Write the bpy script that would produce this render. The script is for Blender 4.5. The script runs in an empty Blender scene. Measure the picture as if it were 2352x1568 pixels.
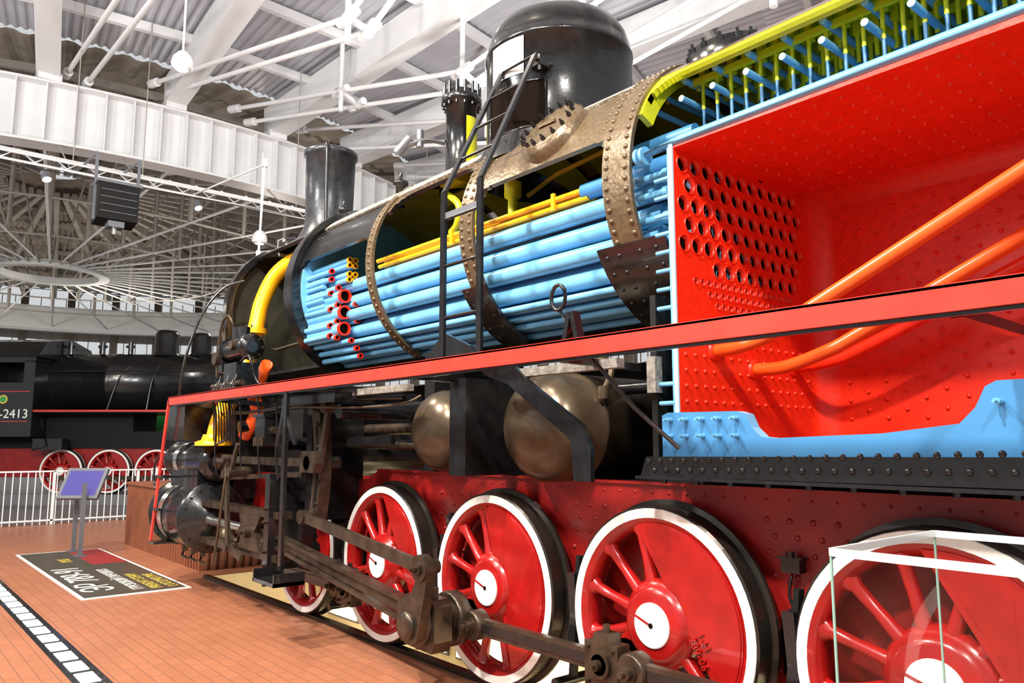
import bpy, math, random
from mathutils import Vector, Matrix
random.seed(4)
pi=math.pi
V=Vector
C=bpy.context.scene.collection
# ---------------------------------------------------------------- materials
MATS={}
def mat(name,col,rough=.4,metal=0.,noise=0.,bump=0.,scale=12.,emit=None,estr=0.,coat=0.,col2=None,spec=.5):
    m=bpy.data.materials.new(name);m.use_nodes=True
    nt=m.node_tree;b=nt.nodes['Principled BSDF']
    b.inputs['Base Color'].default_value=(*col,1);b.inputs['Roughness'].default_value=rough
    b.inputs['Metallic'].default_value=metal;b.inputs['Coat Weight'].default_value=coat
    b.inputs['Specular IOR Level'].default_value=spec
    if emit: b.inputs['Emission Color'].default_value=(*emit,1);b.inputs['Emission Strength'].default_value=estr
    if noise or bump:
        tc=nt.nodes.new('ShaderNodeTexCoord');n=nt.nodes.new('ShaderNodeTexNoise')
        n.inputs['Scale'].default_value=scale;n.inputs['Detail'].default_value=5
        nt.links.new(tc.outputs['Object'],n.inputs['Vector'])
        if noise:
            r=nt.nodes.new('ShaderNodeValToRGB')
            c2=col2 or tuple(c*(1-noise) for c in col)
            r.color_ramp.elements[0].position=.35;r.color_ramp.elements[1].position=.65
            r.color_ramp.elements[0].color=(*c2,1);r.color_ramp.elements[1].color=(*col,1)
            nt.links.new(n.outputs['Fac'],r.inputs['Fac']);nt.links.new(r.outputs['Color'],b.inputs['Base Color'])
        if bump:
            bp=nt.nodes.new('ShaderNodeBump');bp.inputs['Strength'].default_value=bump;bp.inputs['Distance'].default_value=.02
            nt.links.new(n.outputs['Fac'],bp.inputs['Height']);nt.links.new(bp.outputs['Normal'],b.inputs['Normal'])
    MATS[name]=m;return m
mat('fire_red',(.86,.028,.006),.36,noise=.14,bump=.12,scale=25)
mat('board_red',(.66,.045,.028),.3,noise=.2,bump=.05,scale=6)
mat('wheel_red',(.38,.008,.007),.25,noise=.25,bump=.08,scale=9,coat=.25)
mat('frame_red',(.30,.009,.008),.36,noise=.25,bump=.08,scale=7)
mat('white_paint',(.88,.88,.83),.4,noise=.08,scale=15)
mat('tyre_steel',(.06,.05,.042),.28,.7,noise=.4,scale=5)
mat('rod_steel',(.095,.066,.045),.33,.6,noise=.5,bump=.12,scale=10)
mat('black_gloss',(.012,.012,.013),.22,noise=.4,bump=.10,scale=14,coat=.2)
mat('chimney_black',(.045,.048,.055),.28,.2,noise=.5,bump=.18,scale=9)
mat('black_dull',(.008,.008,.008),.6,spec=.2)
mat('bronze_shell',(.17,.118,.066),.27,.35,noise=.3,bump=.22,scale=34)
mat('tank_brown',(.10,.070,.042),.28,.45,noise=.45,bump=.06,scale=5)
mat('lagging',(.42,.36,.28),.85,noise=.55,bump=.8,scale=26)
mat('lagging_dark',(.26,.24,.21),.8,noise=.5,bump=.6,scale=20)
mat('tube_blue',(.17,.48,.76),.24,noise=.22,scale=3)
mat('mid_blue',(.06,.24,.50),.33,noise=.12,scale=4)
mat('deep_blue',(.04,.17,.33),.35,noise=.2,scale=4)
mat('pale_blue',(.40,.70,.85),.4)
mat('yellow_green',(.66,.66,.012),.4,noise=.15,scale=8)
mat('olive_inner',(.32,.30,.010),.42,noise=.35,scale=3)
mat('pipe_yellow',(.88,.42,.008),.28)
mat('pipe_orange',(.88,.10,.012),.28)
mat('dark_hole',(.006,.003,.002),.9,spec=.05)
mat('soot',(.030,.027,.014),.6,noise=.4,scale=4)
mat('steel_bright',(.55,.53,.5),.22,.9)
mat('truss_white',(.76,.77,.78),.5,noise=.05,scale=2)
mat('truss_grey',(.36,.33,.30),.5)
mat('deck_metal',(.56,.57,.62),.45,.1,noise=.12,scale=1)
mat('deck_brown',(.40,.34,.28),.6,noise=.35,scale=.5)
mat('wall_tan',(.30,.25,.2),.7,noise=.2,scale=.4)
mat('rib_brown',(.26,.08,.036),.5,noise=.2,scale=3)
mat('sign_dark',(.055,.048,.035),.35)
mat('sign_red',(.30,.02,.02),.35)
mat('sign_yellow',(.65,.5,.08),.4)
mat('led_white',(1,1,1),.4,emit=(.70,.89,1),estr=1.9)
mat('pit_cream',(.75,.66,.48),.6)
mat('pit_lamp',(1,.9,.7),.4,emit=(1,.85,.55),estr=2.4)
mat('lamp_glow',(1,1,1),.4,emit=(1,.97,.92),estr=14.)
mat('screen_glow',(.03,.03,.12),.2,emit=(.15,.11,.42),estr=.6)
mat('green_paint',(.03,.30,.06),.35)
mat('grey_metal',(.16,.17,.19),.35,.4)
mat('hall_floor',(.20,.20,.21),.35,noise=.25,scale=.6)
mat('case_frame',(.66,.72,.72),.25,.2)
mat('case_edge',(.25,.42,.36),.2)
# glass sheet: mostly transparent, reflecting at grazing angles
m=bpy.data.materials.new('case_glass');m.use_nodes=True;nt=m.node_tree;nt.nodes.clear()
o=nt.nodes.new('ShaderNodeOutputMaterial');mx=nt.nodes.new('ShaderNodeMixShader');tr=nt.nodes.new('ShaderNodeBsdfTransparent');gl=nt.nodes.new('ShaderNodeBsdfGlossy')
lw=nt.nodes.new('ShaderNodeLayerWeight');lw.inputs[0].default_value=.5;pw=nt.nodes.new('ShaderNodeMath');pw.operation='POWER';pw.inputs[1].default_value=4.;ml=nt.nodes.new('ShaderNodeMath');ml.operation='MULTIPLY_ADD';ml.inputs[1].default_value=.35;ml.inputs[2].default_value=.03
tr.inputs[0].default_value=(.93,.96,.95,1);gl.inputs[1].default_value=.02
nt.links.new(lw.outputs['Facing'],pw.inputs[0]);nt.links.new(pw.outputs[0],ml.inputs[0]);nt.links.new(ml.outputs[0],mx.inputs[0]);nt.links.new(tr.outputs[0],mx.inputs[1]);nt.links.new(gl.outputs[0],mx.inputs[2]);nt.links.new(mx.outputs[0],o.inputs[0]);MATS['case_glass']=m
# brick floor
m=bpy.data.materials.new('brick_paving');m.use_nodes=True;nt=m.node_tree;b=nt.nodes['Principled BSDF']
tc=nt.nodes.new('ShaderNodeTexCoord');br=nt.nodes.new('ShaderNodeTexBrick');br.inputs['Scale'].default_value=1
br.inputs['Brick Width'].default_value=.20;br.inputs['Row Height'].default_value=.10;br.inputs['Mortar Size'].default_value=.004;br.inputs['Bias'].default_value=-.3
br.inputs['Color1'].default_value=(.44,.17,.088,1);br.inputs['Color2'].default_value=(.385,.142,.072,1);br.inputs['Mortar'].default_value=(.25,.11,.07,1)
nz=nt.nodes.new('ShaderNodeTexNoise');nz.inputs['Scale'].default_value=.8;nz.inputs['Detail'].default_value=4;mm=nt.nodes.new('ShaderNodeMixRGB');mm.blend_type='MULTIPLY';mm.inputs[0].default_value=.35
nt.links.new(tc.outputs['Object'],br.inputs['Vector']);nt.links.new(tc.outputs['Object'],nz.inputs['Vector'])
nt.links.new(br.outputs['Color'],mm.inputs[1]);nt.links.new(nz.outputs['Fac'],mm.inputs[2]);nt.links.new(mm.outputs[0],b.inputs['Base Color']);b.inputs['Roughness'].default_value=.36
MATS['brick_paving']=m
# ---------------------------------------------------------------- builder
def basis(d):
    d=V(d).normalized();a=V((0,0,1)) if abs(d.z)<.9 else V((1,0,0))
    s=d.cross(a).normalized();return d,s,s.cross(d).normalized()
class MB:
    def __init__(s,name): s.name=name;s.v=[];s.f=[];s.mi=[];s.sm=[];s.mats=[]
    def m(s,n):
        if n not in s.mats: s.mats.append(n)
        return s.mats.index(n)
    def add(s,vs,fs,mt,smooth=False):
        o=len(s.v);s.v+= [tuple(x) for x in vs];k=s.m(mt)
        for f in fs: s.f.append(tuple(i+o for i in f));s.mi.append(k);s.sm.append(smooth)
    def box(s,a,b,mt):
        x0,y0,z0=a;x1,y1,z1=b
        s.add([(x0,y0,z0),(x1,y0,z0),(x1,y1,z0),(x0,y1,z0),(x0,y0,z1),(x1,y0,z1),(x1,y1,z1),(x0,y1,z1)],
          [(0,3,2,1),(4,5,6,7),(0,1,5,4),(1,2,6,5),(2,3,7,6),(3,0,4,7)],mt)
    def bar(s,p0,p1,w,h,mt,up=(0,0,1)):
        p0=V(p0);p1=V(p1);d=(p1-p0).normalized();u=V(up)
        sd=d.cross(u)
        if sd.length<1e-4: sd=d.cross(V((1,0,0)))
        sd.normalize();uu=sd.cross(d).normalized()
        vs=[]
        for p in(p0,p1):
            for a,b in((-1,-1),(1,-1),(1,1),(-1,1)): vs.append(p+sd*(a*w/2)+uu*(b*h/2))
        s.add(vs,[(0,1,2,3),(7,6,5,4),(0,4,5,1),(1,5,6,2),(2,6,7,3),(3,7,4,0)],mt)
    def cyl(s,p0,p1,r,mt,r1=None,n=16,caps=True):
        r1=r if r1 is None else r1
        p0=V(p0);p1=V(p1);d,a,b=basis(p1-p0);vs=[]
        for p,rr in((p0,r),(p1,r1)):
            for i in range(n):
                t=2*pi*i/n;vs.append(p+a*(rr*math.cos(t))+b*(rr*math.sin(t)))
        s.add(vs,[(i,(i+1)%n,n+(i+1)%n,n+i) for i in range(n)],mt,True)
        if caps:
            s.add(vs[:n],[tuple(range(n))[::-1]],mt);s.add(vs[n:],[tuple(range(n))],mt)
    def lathe(s,o,ax,prof,mt,n=32,caps=True,smooth=True):
        o=V(o);d,a,b=basis(ax);vs=[]
        for r,h in prof:
            for i in range(n):
                t=2*pi*i/n;vs.append(o+d*h+a*(r*math.cos(t))+b*(r*math.sin(t)))
        fs=[]
        for k in range(len(prof)-1):
            for i in range(n): fs.append((k*n+i,k*n+(i+1)%n,(k+1)*n+(i+1)%n,(k+1)*n+i))
        s.add(vs,fs,mt,smooth)
        if caps:
            if prof[0][0]>1e-3: s.add(vs[:n],[tuple(range(n))[::-1]],mt)
            if prof[-1][0]>1e-3: s.add(vs[-n:],[tuple(range(n))],mt)
    def path(s,pts,r,mt,n=12,sub=0):
        pts=[V(p) for p in pts]
        if sub:
            q=[]
            for i in range(len(pts)-1):
                p0=pts[max(i-1,0)];p1=pts[i];p2=pts[i+1];p3=pts[min(i+2,len(pts)-1)]
                for k in range(sub):
                    t=k/sub;q.append(.5*((2*p1)+(p2-p0)*t+(2*p0-5*p1+4*p2-p3)*t*t+(3*p1-p0-3*p2+p3)*t**3))
            q.append(pts[-1]);pts=q
        vs=[];ref=None
        for i,p in enumerate(pts):
            d=(pts[min(i+1,len(pts)-1)]-pts[max(i-1,0)]).normalized()
            if ref is None: _,a,b=basis(d)
            else:
                a=(ref-d*ref.dot(d)).normalized();b=d.cross(a)
            ref=a
            for k in range(n):
                t=2*pi*k/n;vs.append(p+a*(r*math.cos(t))+b*(r*math.sin(t)))
        fs=[]
        for k in range(len(pts)-1):
            for i in range(n): fs.append((k*n+i,k*n+(i+1)%n,(k+1)*n+(i+1)%n,(k+1)*n+i))
        s.add(vs,fs,mt,True);s.add(vs[:n],[tuple(range(n))],mt);s.add(vs[-n:],[tuple(range(n))],mt)
    def rivet(s,p,nrm,r,mt,n=6,h=.6):
        p=V(p);d,a,b=basis(nrm);vs=[]
        for rr,hh in((r,0),(r*.8,r*h*.7)):
            for i in range(n):
                t=2*pi*i/n;vs.append(p+d*hh+a*(rr*math.cos(t))+b*(rr*math.sin(t)))
        vs.append(p+d*(r*h))
        s.add(vs,[(i,(i+1)%n,n+(i+1)%n,n+i) for i in range(n)]+[(n+i,n+(i+1)%n,2*n) for i in range(n)],mt,True)
    def bolt(s,p,nrm,r,mt,h=None):
        h=h or r*1.2;p=V(p);d=V(nrm).normalized();s.cyl(p,p+d*h,r,mt,n=6);s.cyl(p+d*h,p+d*(h*1.6),r*.5,mt,n=6)
    def prism(s,poly,y0,y1,mt,ax='y',edge=None):
        n=len(poly)
        def P(a,b,c): return (a,c,b) if ax=='y' else ((c,a,b) if ax=='x' else (a,b,c))
        vs=[P(a,b,y0) for a,b in poly]+[P(a,b,y1) for a,b in poly]
        s.add(vs,[tuple(range(n)),tuple(range(n,2*n))[::-1]],mt)
        s.add(vs,[(i,(i+1)%n,n+(i+1)%n,n+i) for i in range(n)],edge or mt)
    def arc(s,x0,x1,R0,R1,t0,t1,mo,mi=None,me=None,n=None,za=3.22):
        mi=mi or mo;me=me or mo;n=n or max(6,int(abs(t1-t0)/5))
        def P(x,R,t): t=math.radians(t);return (x,-R*math.cos(t),za+R*math.sin(t))
        T=[t0+(t1-t0)*i/n for i in range(n+1)]
        O=[P(x,R1,t) for t in T for x in(x0,x1)];I=[P(x,R0,t) for t in T for x in(x0,x1)]
        s.add(O,[(2*i,2*i+1,2*i+3,2*i+2) for i in range(n)],mo,True)
        s.add(I,[(2*i,2*i+2,2*i+3,2*i+1) for i in range(n)],mi,True)
        for x,k in((x0,0),(x1,1)):
            vs=[O[2*i+k] for i in range(n+1)]+[I[2*i+k] for i in range(n+1)]
            s.add(vs,[(i,i+1,n+2+i,n+1+i) for i in range(n)],me)
        for i in(0,n): s.add([O[2*i],O[2*i+1],I[2*i+1],I[2*i]],[(0,1,2,3)],me)
    def obj(s,parent=None):
        me=bpy.data.meshes.new(s.name);me.from_pydata(s.v,[],s.f)
        for n in s.mats: me.materials.append(MATS[n])
        me.polygons.foreach_set('material_index',s.mi);me.polygons.foreach_set('use_smooth',s.sm);me.update()
        import bmesh
        bm=bmesh.new();bm.from_mesh(me);bmesh.ops.recalc_face_normals(bm,faces=bm.faces);bm.to_mesh(me);bm.free()
        ob=bpy.data.objects.new(s.name,me);C.objects.link(ob)
        if parent: ob.parent=parent
        return ob
def empty(name,loc=(0,0,0)):
    e=bpy.data.objects.new(name,None);e.location=loc;C.objects.link(e);return e
def text(body,size,mt,parent,loc,rot,name,ext=.003,align='LEFT'):
    t=bpy.data.curves.new(name,'FONT');t.body=body;t.size=size;t.extrude=ext;t.align_x=align;t.materials.append(MATS[mt])
    o=bpy.data.objects.new(name,t);C.objects.link(o);o.location=loc;o.rotation_euler=rot;o.parent=parent;return o
ZA=3.22
WX=[-1.38,-2.81,-4.24,-5.67,-7.10];WZ=.66;PIN=(-.21,-.21)
L=empty('steam_locomotive')
# ---------------------------------------------------------------- wheels (local: y<0 is outward)
def wheel_mesh(name,cw,R=.625):
    b=MB(name);k=R/.625
    b.lathe((0,0,0),(0,1,0),[(R-.07,-.07),(R-.012,-.07),(R,-.062),(R,.045),(R+.03,.052),(R+.03,.075),(R-.075,.075),(R-.07,-.07)],'tyre_steel',64,False,False)
    b.lathe((0,0,0),(0,1,0),[(R-.066,-.071),(R-.064,-.0745),(R-.016,-.0745),(R-.013,-.070)],'white_paint',64,False,False)
    b.lathe((0,0,0),(0,1,0),[(R-.066,-.0725),(R-.085,-.062),(R-.115,-.045),(R-.12,.05),(R-.075,.05)],'wheel_red',64,False)
    b.lathe((0,0,0),(0,1,0),[(.235*k,.05),(.235*k,-.04),(.215*k,-.058),(.20*k,-.07),(.19*k,-.09),(.165*k,-.10),(.0,-.10)],'wheel_red',36,True)
    b.lathe((0,0,0),(0,-1,0),[(.118*k,.09),(.118*k,.108),(.112*k,.112),(0,.112)],'white_paint',32,False,False)
    b.lathe((0,0,0),(0,-1,0),[(.014,.112),(.014,.116),(0,.116)],'dark_hole',12,False,False)
    b.bar((-.125*k,-.113,.045*k),(-.0*k,-.113,.0*k),.012,.004,'wheel_red',up=(0,1,0))
    ns=12
    for i in range(ns):
        t=2*pi*(i+.5)/ns;c,s_=math.cos(t),math.sin(t)
        r0,r1=.18*k,R-.10
        vs=[]
        for rr,w,d in((r0,.052*k,.045),(r0+.06,.034,.042),((r0+r1)/2,.028*k,.034),(r1-.05,.033*k,.034),(r1,.075*k,.042)):
            for q in range(8):
                a=2*pi*q/8;tx=w*math.cos(a);ty=d*math.sin(a)-.015
                vs.append((rr*c-tx*s_,ty,rr*s_+tx*c))
        b.add(vs,[(j*8+q,j*8+(q+1)%8,(j+1)*8+(q+1)%8,(j+1)*8+q) for j in range(4) for q in range(8)],'wheel_red',True)
    ca,d=cw;Ro=R-.09;h=math.acos(d/Ro);n=18
    poly=[(Ro*math.cos(ca-h+2*h*i/n),Ro*math.sin(ca-h+2*h*i/n)) for i in range(n+1)]
    b.prism(poly,-.064,.045,'wheel_red')
    poly=[((Ro-.02)*math.cos(ca-h*.93+2*h*.93*i/n)+.01*math.cos(ca),(Ro-.02)*math.sin(ca-h*.93+2*h*.93*i/n)+.01*math.sin(ca)) for i in range(n+1)]
    b.prism(poly,-.070,-.06,'wheel_red')
    b.cyl((PIN[0],-.075,PIN[1]),(PIN[0],.04,PIN[1]),.105,'wheel_red',n=20)
    b.bar((0,-.03,0),(PIN[0],-.03,PIN[1]),.09,.2,'wheel_red',up=(PIN[1],0,-PIN[0]))
    return b
cws=[(math.radians(31),.24),(math.radians(33),.17),(math.radians(16),.08),(math.radians(31),.28),(math.radians(31),.3)]
wm=None
for i,x in enumerate(WX):
    w=wheel_mesh('driving_wheel_%d'%(i+1),cws[i]).obj(L);w.location=(x,-.79,WZ)
    w2=bpy.data.objects.new('driving_wheel_far_%d'%(i+1),w.data);C.objects.link(w2);w2.parent=L;w2.location=(x,.79,WZ);w2.rotation_euler=(0,0,pi)
    if i==4: wm=w.data
text('1-Н\n789-06',.06,'wheel_red',L,(WX[1]+.27,-.862,WZ-.0),(pi/2,math.radians(60),0),'cast_number',.008)
ax=MB('axles')
for x in WX:
    ax.cyl((x,-.72,WZ),(x,.72,WZ),.1,'black_dull',n=14)
ax.obj(L)
# ---------------------------------------------------------------- frame
b=MB('main_frame')
for y0,y1 in((-.64,-.58),(.58,.64)):
    poly=[(-8.9,.42),(-8.9,1.30),(-6.3,1.30),(-6.1,1.39),(1.6,1.39),(1.6,.42)]
    b.prism(poly,y0,y1,'frame_red')
b.box((-6.1,-.66,1.385),(1.6,-.58,1.40),'frame_red')
b.box((-6.1,-.58,1.36),(1.6,.58,1.39),'black_dull')
b.box((-9.0,-.58,.5),(-8.7,.58,1.3),'black_dull')
for k in range(4):
    xm=(WX[k]+WX[k+1])/2
    for i in range(3):
        for j in range(4):
            if (i+j)%3==2: continue
            b.rivet((xm-.12+.12*i,-.64,.52+.15*j),(0,-1,0),.017,'frame_red')
for i in range(60):
    x=-6.0+.125*i
    b.rivet((x,-.64,1.34),(0,-1,0),.010,'frame_red')
    u=(x+1.38)%1.43
    if .5<u<.95:
        for z in(1.24,1.16,1.08): b.rivet((x+(.04 if z==1.16 else 0),-.64,z),(0,-1,0),.017,'frame_red')
for x in(-4.93,-2.1):
    b.box((x-.05,-.70,1.0),(x+.05,-.64,1.07),'black_gloss');b.cyl((x,-.69,1.07),(x,-.69,1.1),.02,'black_gloss')
    b.box((x-.065,-.71,1.065),(x+.065,-.64,1.075),'black_gloss')
    b.path([(x,-.68,1.0),(x-.02,-.68,.88),(x+.03,-.68,.75),(x,-.68,.6)],.008,'black_gloss',6,4)
for x in WX:
    b.box((x+.62,-.648,.5),(x+.80,-.64,.78),'black_dull')
    b.cyl((x+.66,-.66,.66),(x+.66,-.60,.66),.07,'black_dull')
for x in WX:
    b.bar((x-.70,-.80,.20),(x-.62,-.80,.95),.05,.03,'black_dull')
    b.prism([(x-.70,.35),(x-.64,.35),(x-.60,.6),(x-.62,.85),(x-.68,.85),(x-.66,.6)],-.86,-.74,'black_gloss')
    b.cyl((x-.70,-.95,.22),(x-.70,.95,.22),.03,'black_gloss')
    for q in range(5): b.bar((x-.45+.04*q,-.5,.36-.025*q),(x+.45-.04*q,-.5,.36-.025*q),.1,.02,'black_gloss')
b.obj(L)
# ---------------------------------------------------------------- rods
b=MB('coupling_rods')
py=-1.02;pz=WZ+PIN[1]
px=[x+PIN[0] for x in WX]
b.bar((px[0]+.1,py,pz),(px[4]-.1,py,pz),.045,.105,'rod_steel')
b.bar((px[0]+.1,py-.024,pz),(px[4]-.1,py-.024,pz),.01,.05,'black_gloss')
for i,x in enumerate(px):
    b.cyl((x,-.85,pz),(x,-1.09,pz),.055,'rod_steel',n=18)
    if i!=2:
        b.prism([(x-.12,pz-.13),(x+.12,pz-.13),(x+.12,pz+.11),(x+.06,pz+.11),(x+.05,pz+.16),(x-.05,pz+.16),(x-.06,pz+.11),(x-.12,pz+.11)],py-.05,py+.05,'rod_steel')
        b.cyl((x,py-.07,pz),(x,py-.05,pz),.075,'rod_steel',n=20);b.bolt((x,py-.07,pz),(0,-1,0),.03,'rod_steel')
        b.cyl((x,py,pz+.16),(x,py,pz+.2),.02,'rod_steel',n=8)
        for sx in(-.09,.09):
            for sz in(-.1,.08): b.bolt((x+sx,py-.05,pz+sz),(0,-1,0),.013,'rod_steel')
    else:
        b.lathe((x,py,pz),(0,1,0),[(.17,-.05),(.18,-.04),(.18,.04),(.17,.05)],'rod_steel',24)
        b.lathe((x,py,pz),(0,-1,0),[(.12,.05),(.12,.07)],'rod_steel',24)
for x in(px[1]+.2,px[3]-.2,px[2]+.27):
    b.lathe((x,py,pz),(0,1,0),[(.085,-.05),(.095,-.04),(.095,.05)],'rod_steel',20);b.bolt((x,py-.05,pz),(0,-1,0),.04,'rod_steel')
    b.lathe((x,py,pz),(0,-1,0),[(.05,.05),(.05,.062)],'rod_steel',20)
b.obj(L)
b=MB('connecting_rod')
cy=-1.21;X3=px[2];XH=(-7.35,cy,.80)
d=(V(XH)-V((X3,cy,pz)));
b.bar(V((X3,cy,pz))+d*.05,XH,.035,.06,'rod_steel')
for o in(.055,-.055): b.bar(V((X3,cy,pz+o*1.25)),V(XH)+V((0,0,o*.8)),.085,.03,'rod_steel')
b.cyl((X3,-1.02,pz),(X3,-1.36,pz),.075,'rod_steel',n=20)
b.prism([(X3-.28,pz-.05),(X3-.18,pz-.16),(X3+.14,pz-.17),(X3+.17,pz-.1),(X3+.17,pz+.12),(X3+.12,pz+.16),(X3-.16,pz+.17),(X3-.28,pz+.09)],cy-.07,cy+.07,'rod_steel')
b.lathe((X3,cy,pz),(0,-1,0),[(.14,.07),(.14,.1),(.12,.11)],'rod_steel',28)
for sx,sz in((-.12,.17),(.06,.17),(-.1,-.17)): b.cyl((X3+sx,cy,pz+sz-.02),(X3+sx,cy,pz+sz+.06),.03,'rod_steel',n=10)
cr=[(-4.47,.38),(-4.52,.45),(-4.46,.58),(-4.36,.74),(-4.36,.86),(-4.31,.90),(-4.25,.88),(-4.22,.82),(-4.25,.68),(-4.30,.5),(-4.33,.38),(-4.40,.33)]
b.prism(cr,-1.38,-1.31,'rod_steel')
b.lathe((X3,-1.38,pz),(0,-1,0),[(.09,0),(.09,.025),(.05,.03)],'rod_steel',20)
b.cyl((-4.30,-1.42,.83),(-4.30,-1.25,.83),.045,'rod_steel',n=14);b.bolt((-4.30,-1.42,.83),(0,-1,0),.025,'rod_steel')
b.obj(L)
b=MB('eccentric_rod')
b.bar((-4.30,-1.36,.83),(-6.35,-1.22,1.0),.035,.085,'rod_steel');b.cyl((-4.30,-1.40,.83),(-4.30,-1.33,.83),.085,'rod_steel',n=18)
b.cyl((-6.35,-1.26,1.0),(-6.35,-1.15,1.0),.06,'rod_steel',n=16)
b.obj(L)
b=MB('crosshead_and_slidebars')
b.box((-8.75,-1.28,.95),(-6.75,-1.14,1.01),'rod_steel');b.box((-8.75,-1.28,.57),(-6.75,-1.14,.63),'rod_steel')
b.prism([(-7.6,.63),(-7.1,.63),(-7.15,.72),(-7.22,.80),(-7.15,.88),(-7.1,.95),(-7.6,.95),(-7.55,.85),(-7.62,.8),(-7.55,.72)],-1.30,-1.12,'rod_steel')
b.cyl((-7.35,-1.36,.80),(-7.35,-1.1,.80),.06,'rod_steel',n=18);b.bolt((-7.35,-1.36,.8),(0,-1,0),.03,'rod_steel')
b.cyl((-8.75,-1.21,.80),(-7.55,-1.21,.80),.045,'steel_bright',n=14)
b.box((-6.95,-1.32,.5),(-6.85,-.6,1.35),'black_gloss')
for z in(.54,.66,.92,1.04): b.bolt((-6.9,-1.32,z),(0,-1,0),.02,'rod_steel')
b.bar((-7.9,-1.34,1.47),(-7.75,-1.34,.62),.03,.07,'rod_steel',up=(1,0,0));b.bar((-7.4,-1.34,.55),(-7.75,-1.34,.62),.03,.06,'rod_steel')
for p in((-7.9,-1.34,1.47),(-7.75,-1.34,.62),(-7.88,-1.34,1.32)): b.cyl((p[0],-1.38,p[2]),(p[0],-1.29,p[2]),.045,'rod_steel',n=12)
b.obj(L)
b=MB('valve_gear')
n=12;Rl=1.6;poly=[]
cx,cz=-6.17-Rl,1.45
for i in range(n+1):
    t=math.radians(-17+34*i/n);poly.append((cx+(Rl+.07)*math.cos(t),cz+(Rl+.07)*math.sin(t)))
for i in range(n,-1,-1):
    t=math.radians(-17+34*i/n);poly.append((cx+(Rl-.07)*math.cos(t),cz+(Rl-.07)*math.sin(t)))
b.prism(poly,-1.20,-1.10,'rod_steel')
poly=[]
for i in range(n+1):
    t=math.radians(-13+26*i/n);poly.append((cx+(Rl+.02)*math.cos(t),cz+(Rl+.02)*math.sin(t)))
for i in range(n,-1,-1):
    t=math.radians(-13+26*i/n);poly.append((cx+(Rl-.02)*math.cos(t),cz+(Rl-.02)*math.sin(t)))
b.prism(poly,-1.205,-1.19,'black_dull')
for z in(1.0,1.12,1.3,1.6,1.78,1.9): b.bolt((cx+math.sqrt(Rl*Rl-(z-cz)**2)+.045,-1.2,z),(0,-1,0),.016,'rod_steel')
b.bar((-6.17,-1.24,1.46),(-8.0,-1.24,1.46),.04,.07,'rod_steel')
b.bar((-6.35,-1.24,1.36),(-8.0,-1.24,1.28),.03,.045,'rod_steel')
b.cyl((-6.17,-1.3,1.46),(-6.17,-1.0,1.46),.06,'rod_steel',n=16)
b.prism([(-6.30,1.38),(-6.05,1.38),(-6.0,1.46),(-6.05,1.56),(-6.3,1.56)],-1.30,-1.22,'rod_steel')
b.cyl((-8.8,-1.18,1.42),(-7.85,-1.28,1.47),.028,'steel_bright',n=10)
b.bar((-5.98,-1.2,1.93),(-6.12,-1.2,1.45),.04,.06,'rod_steel',up=(1,0,0));b.bar((-5.98,-1.2,1.93),(-5.70,-1.2,1.88),.04,.07,'rod_steel')
b.cyl((-5.98,-1.26,1.93),(-5.98,-1.14,1.93),.055,'rod_steel',n=14);b.cyl((-5.70,-1.26,1.88),(-5.70,.9,1.88),.06,'black_gloss',n=14)
b.bar((-5.80,-1.1,1.64),(-5.2,-1.05,1.65),.04,.07,'black_gloss')
b.box((-6.55,-1.12,.95),(-6.45,-.6,2.05),'black_gloss');b.box((-6.6,-1.35,1.95),(-5.6,-1.0,2.03),'black_gloss')
b.box((-7.3,-1.05,1.1),(-6.4,-.95,1.35),'black_gloss')
for x in(-7.2,-7.0,-6.8): b.bolt((x,-1.05,1.2),(0,-1,0),.02,'black_gloss')
b.box((-7.6,-.95,.9),(-7.0,-.6,1.95),'black_dull')
for x,z in((-7.0,1.62),(-7.4,1.7),(-8.1,1.8)):
    b.cyl((x,-1.15,z),(x,-.8,z),.06,'black_gloss',n=12)
b.path([(-8.5,-1.2,1.95),(-7.5,-1.25,1.93),(-6.0,-1.2,1.98),(-4.9,-1.15,1.96)],.016,'black_gloss',8,4)
b.path([(-6.6,-1.3,1.9),(-6.3,-1.35,1.93),(-5.4,-1.25,1.90),(-5.0,-1.1,1.92),(-4.9,-1.0,1.98)],.010,'tank_brown',6,4)
b.path([(-8.0,-1.3,2.05),(-8.0,-1.3,1.7),(-8.3,-1.3,1.62),(-8.6,-1.25,1.6)],.014,'black_gloss',8,4)
b.box((-7.0,-1.42,1.62),(-6.78,-1.26,1.86),'black_gloss');b.cyl((-7.05,-1.34,1.74),(-6.72,-1.34,1.74),.035,'rod_steel');b.box((-7.02,-1.44,1.86),(-6.76,-1.24,1.89),'black_gloss')
for k in range(5): b.cyl((-6.98+.045*k,-1.43,1.6),(-6.98+.045*k,-1.43,1.68),.012,'rod_steel',n=6)
for x in(-7.6,-7.15,-6.75,-8.3): b.path([(x,-1.35,2.06),(x+.03,-1.33,1.8),(x-.05,-1.3,1.55),(x-.02,-1.28,1.3)],.010,'black_gloss',6,3)
b.bar((-7.6,-1.4,1.35),(-7.45,-1.4,1.62),.03,.05,'rod_steel');b.cyl((-7.6,-1.43,1.35),(-7.6,-1.2,1.35),.05,'rod_steel',n=12)
b.path([(-7.65,-1.42,1.4),(-7.7,-1.44,1.0),(-7.8,-1.44,.62),(-7.85,-1.44,.45)],.014,'tank_brown',6,3)
b.obj(L)
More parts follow.
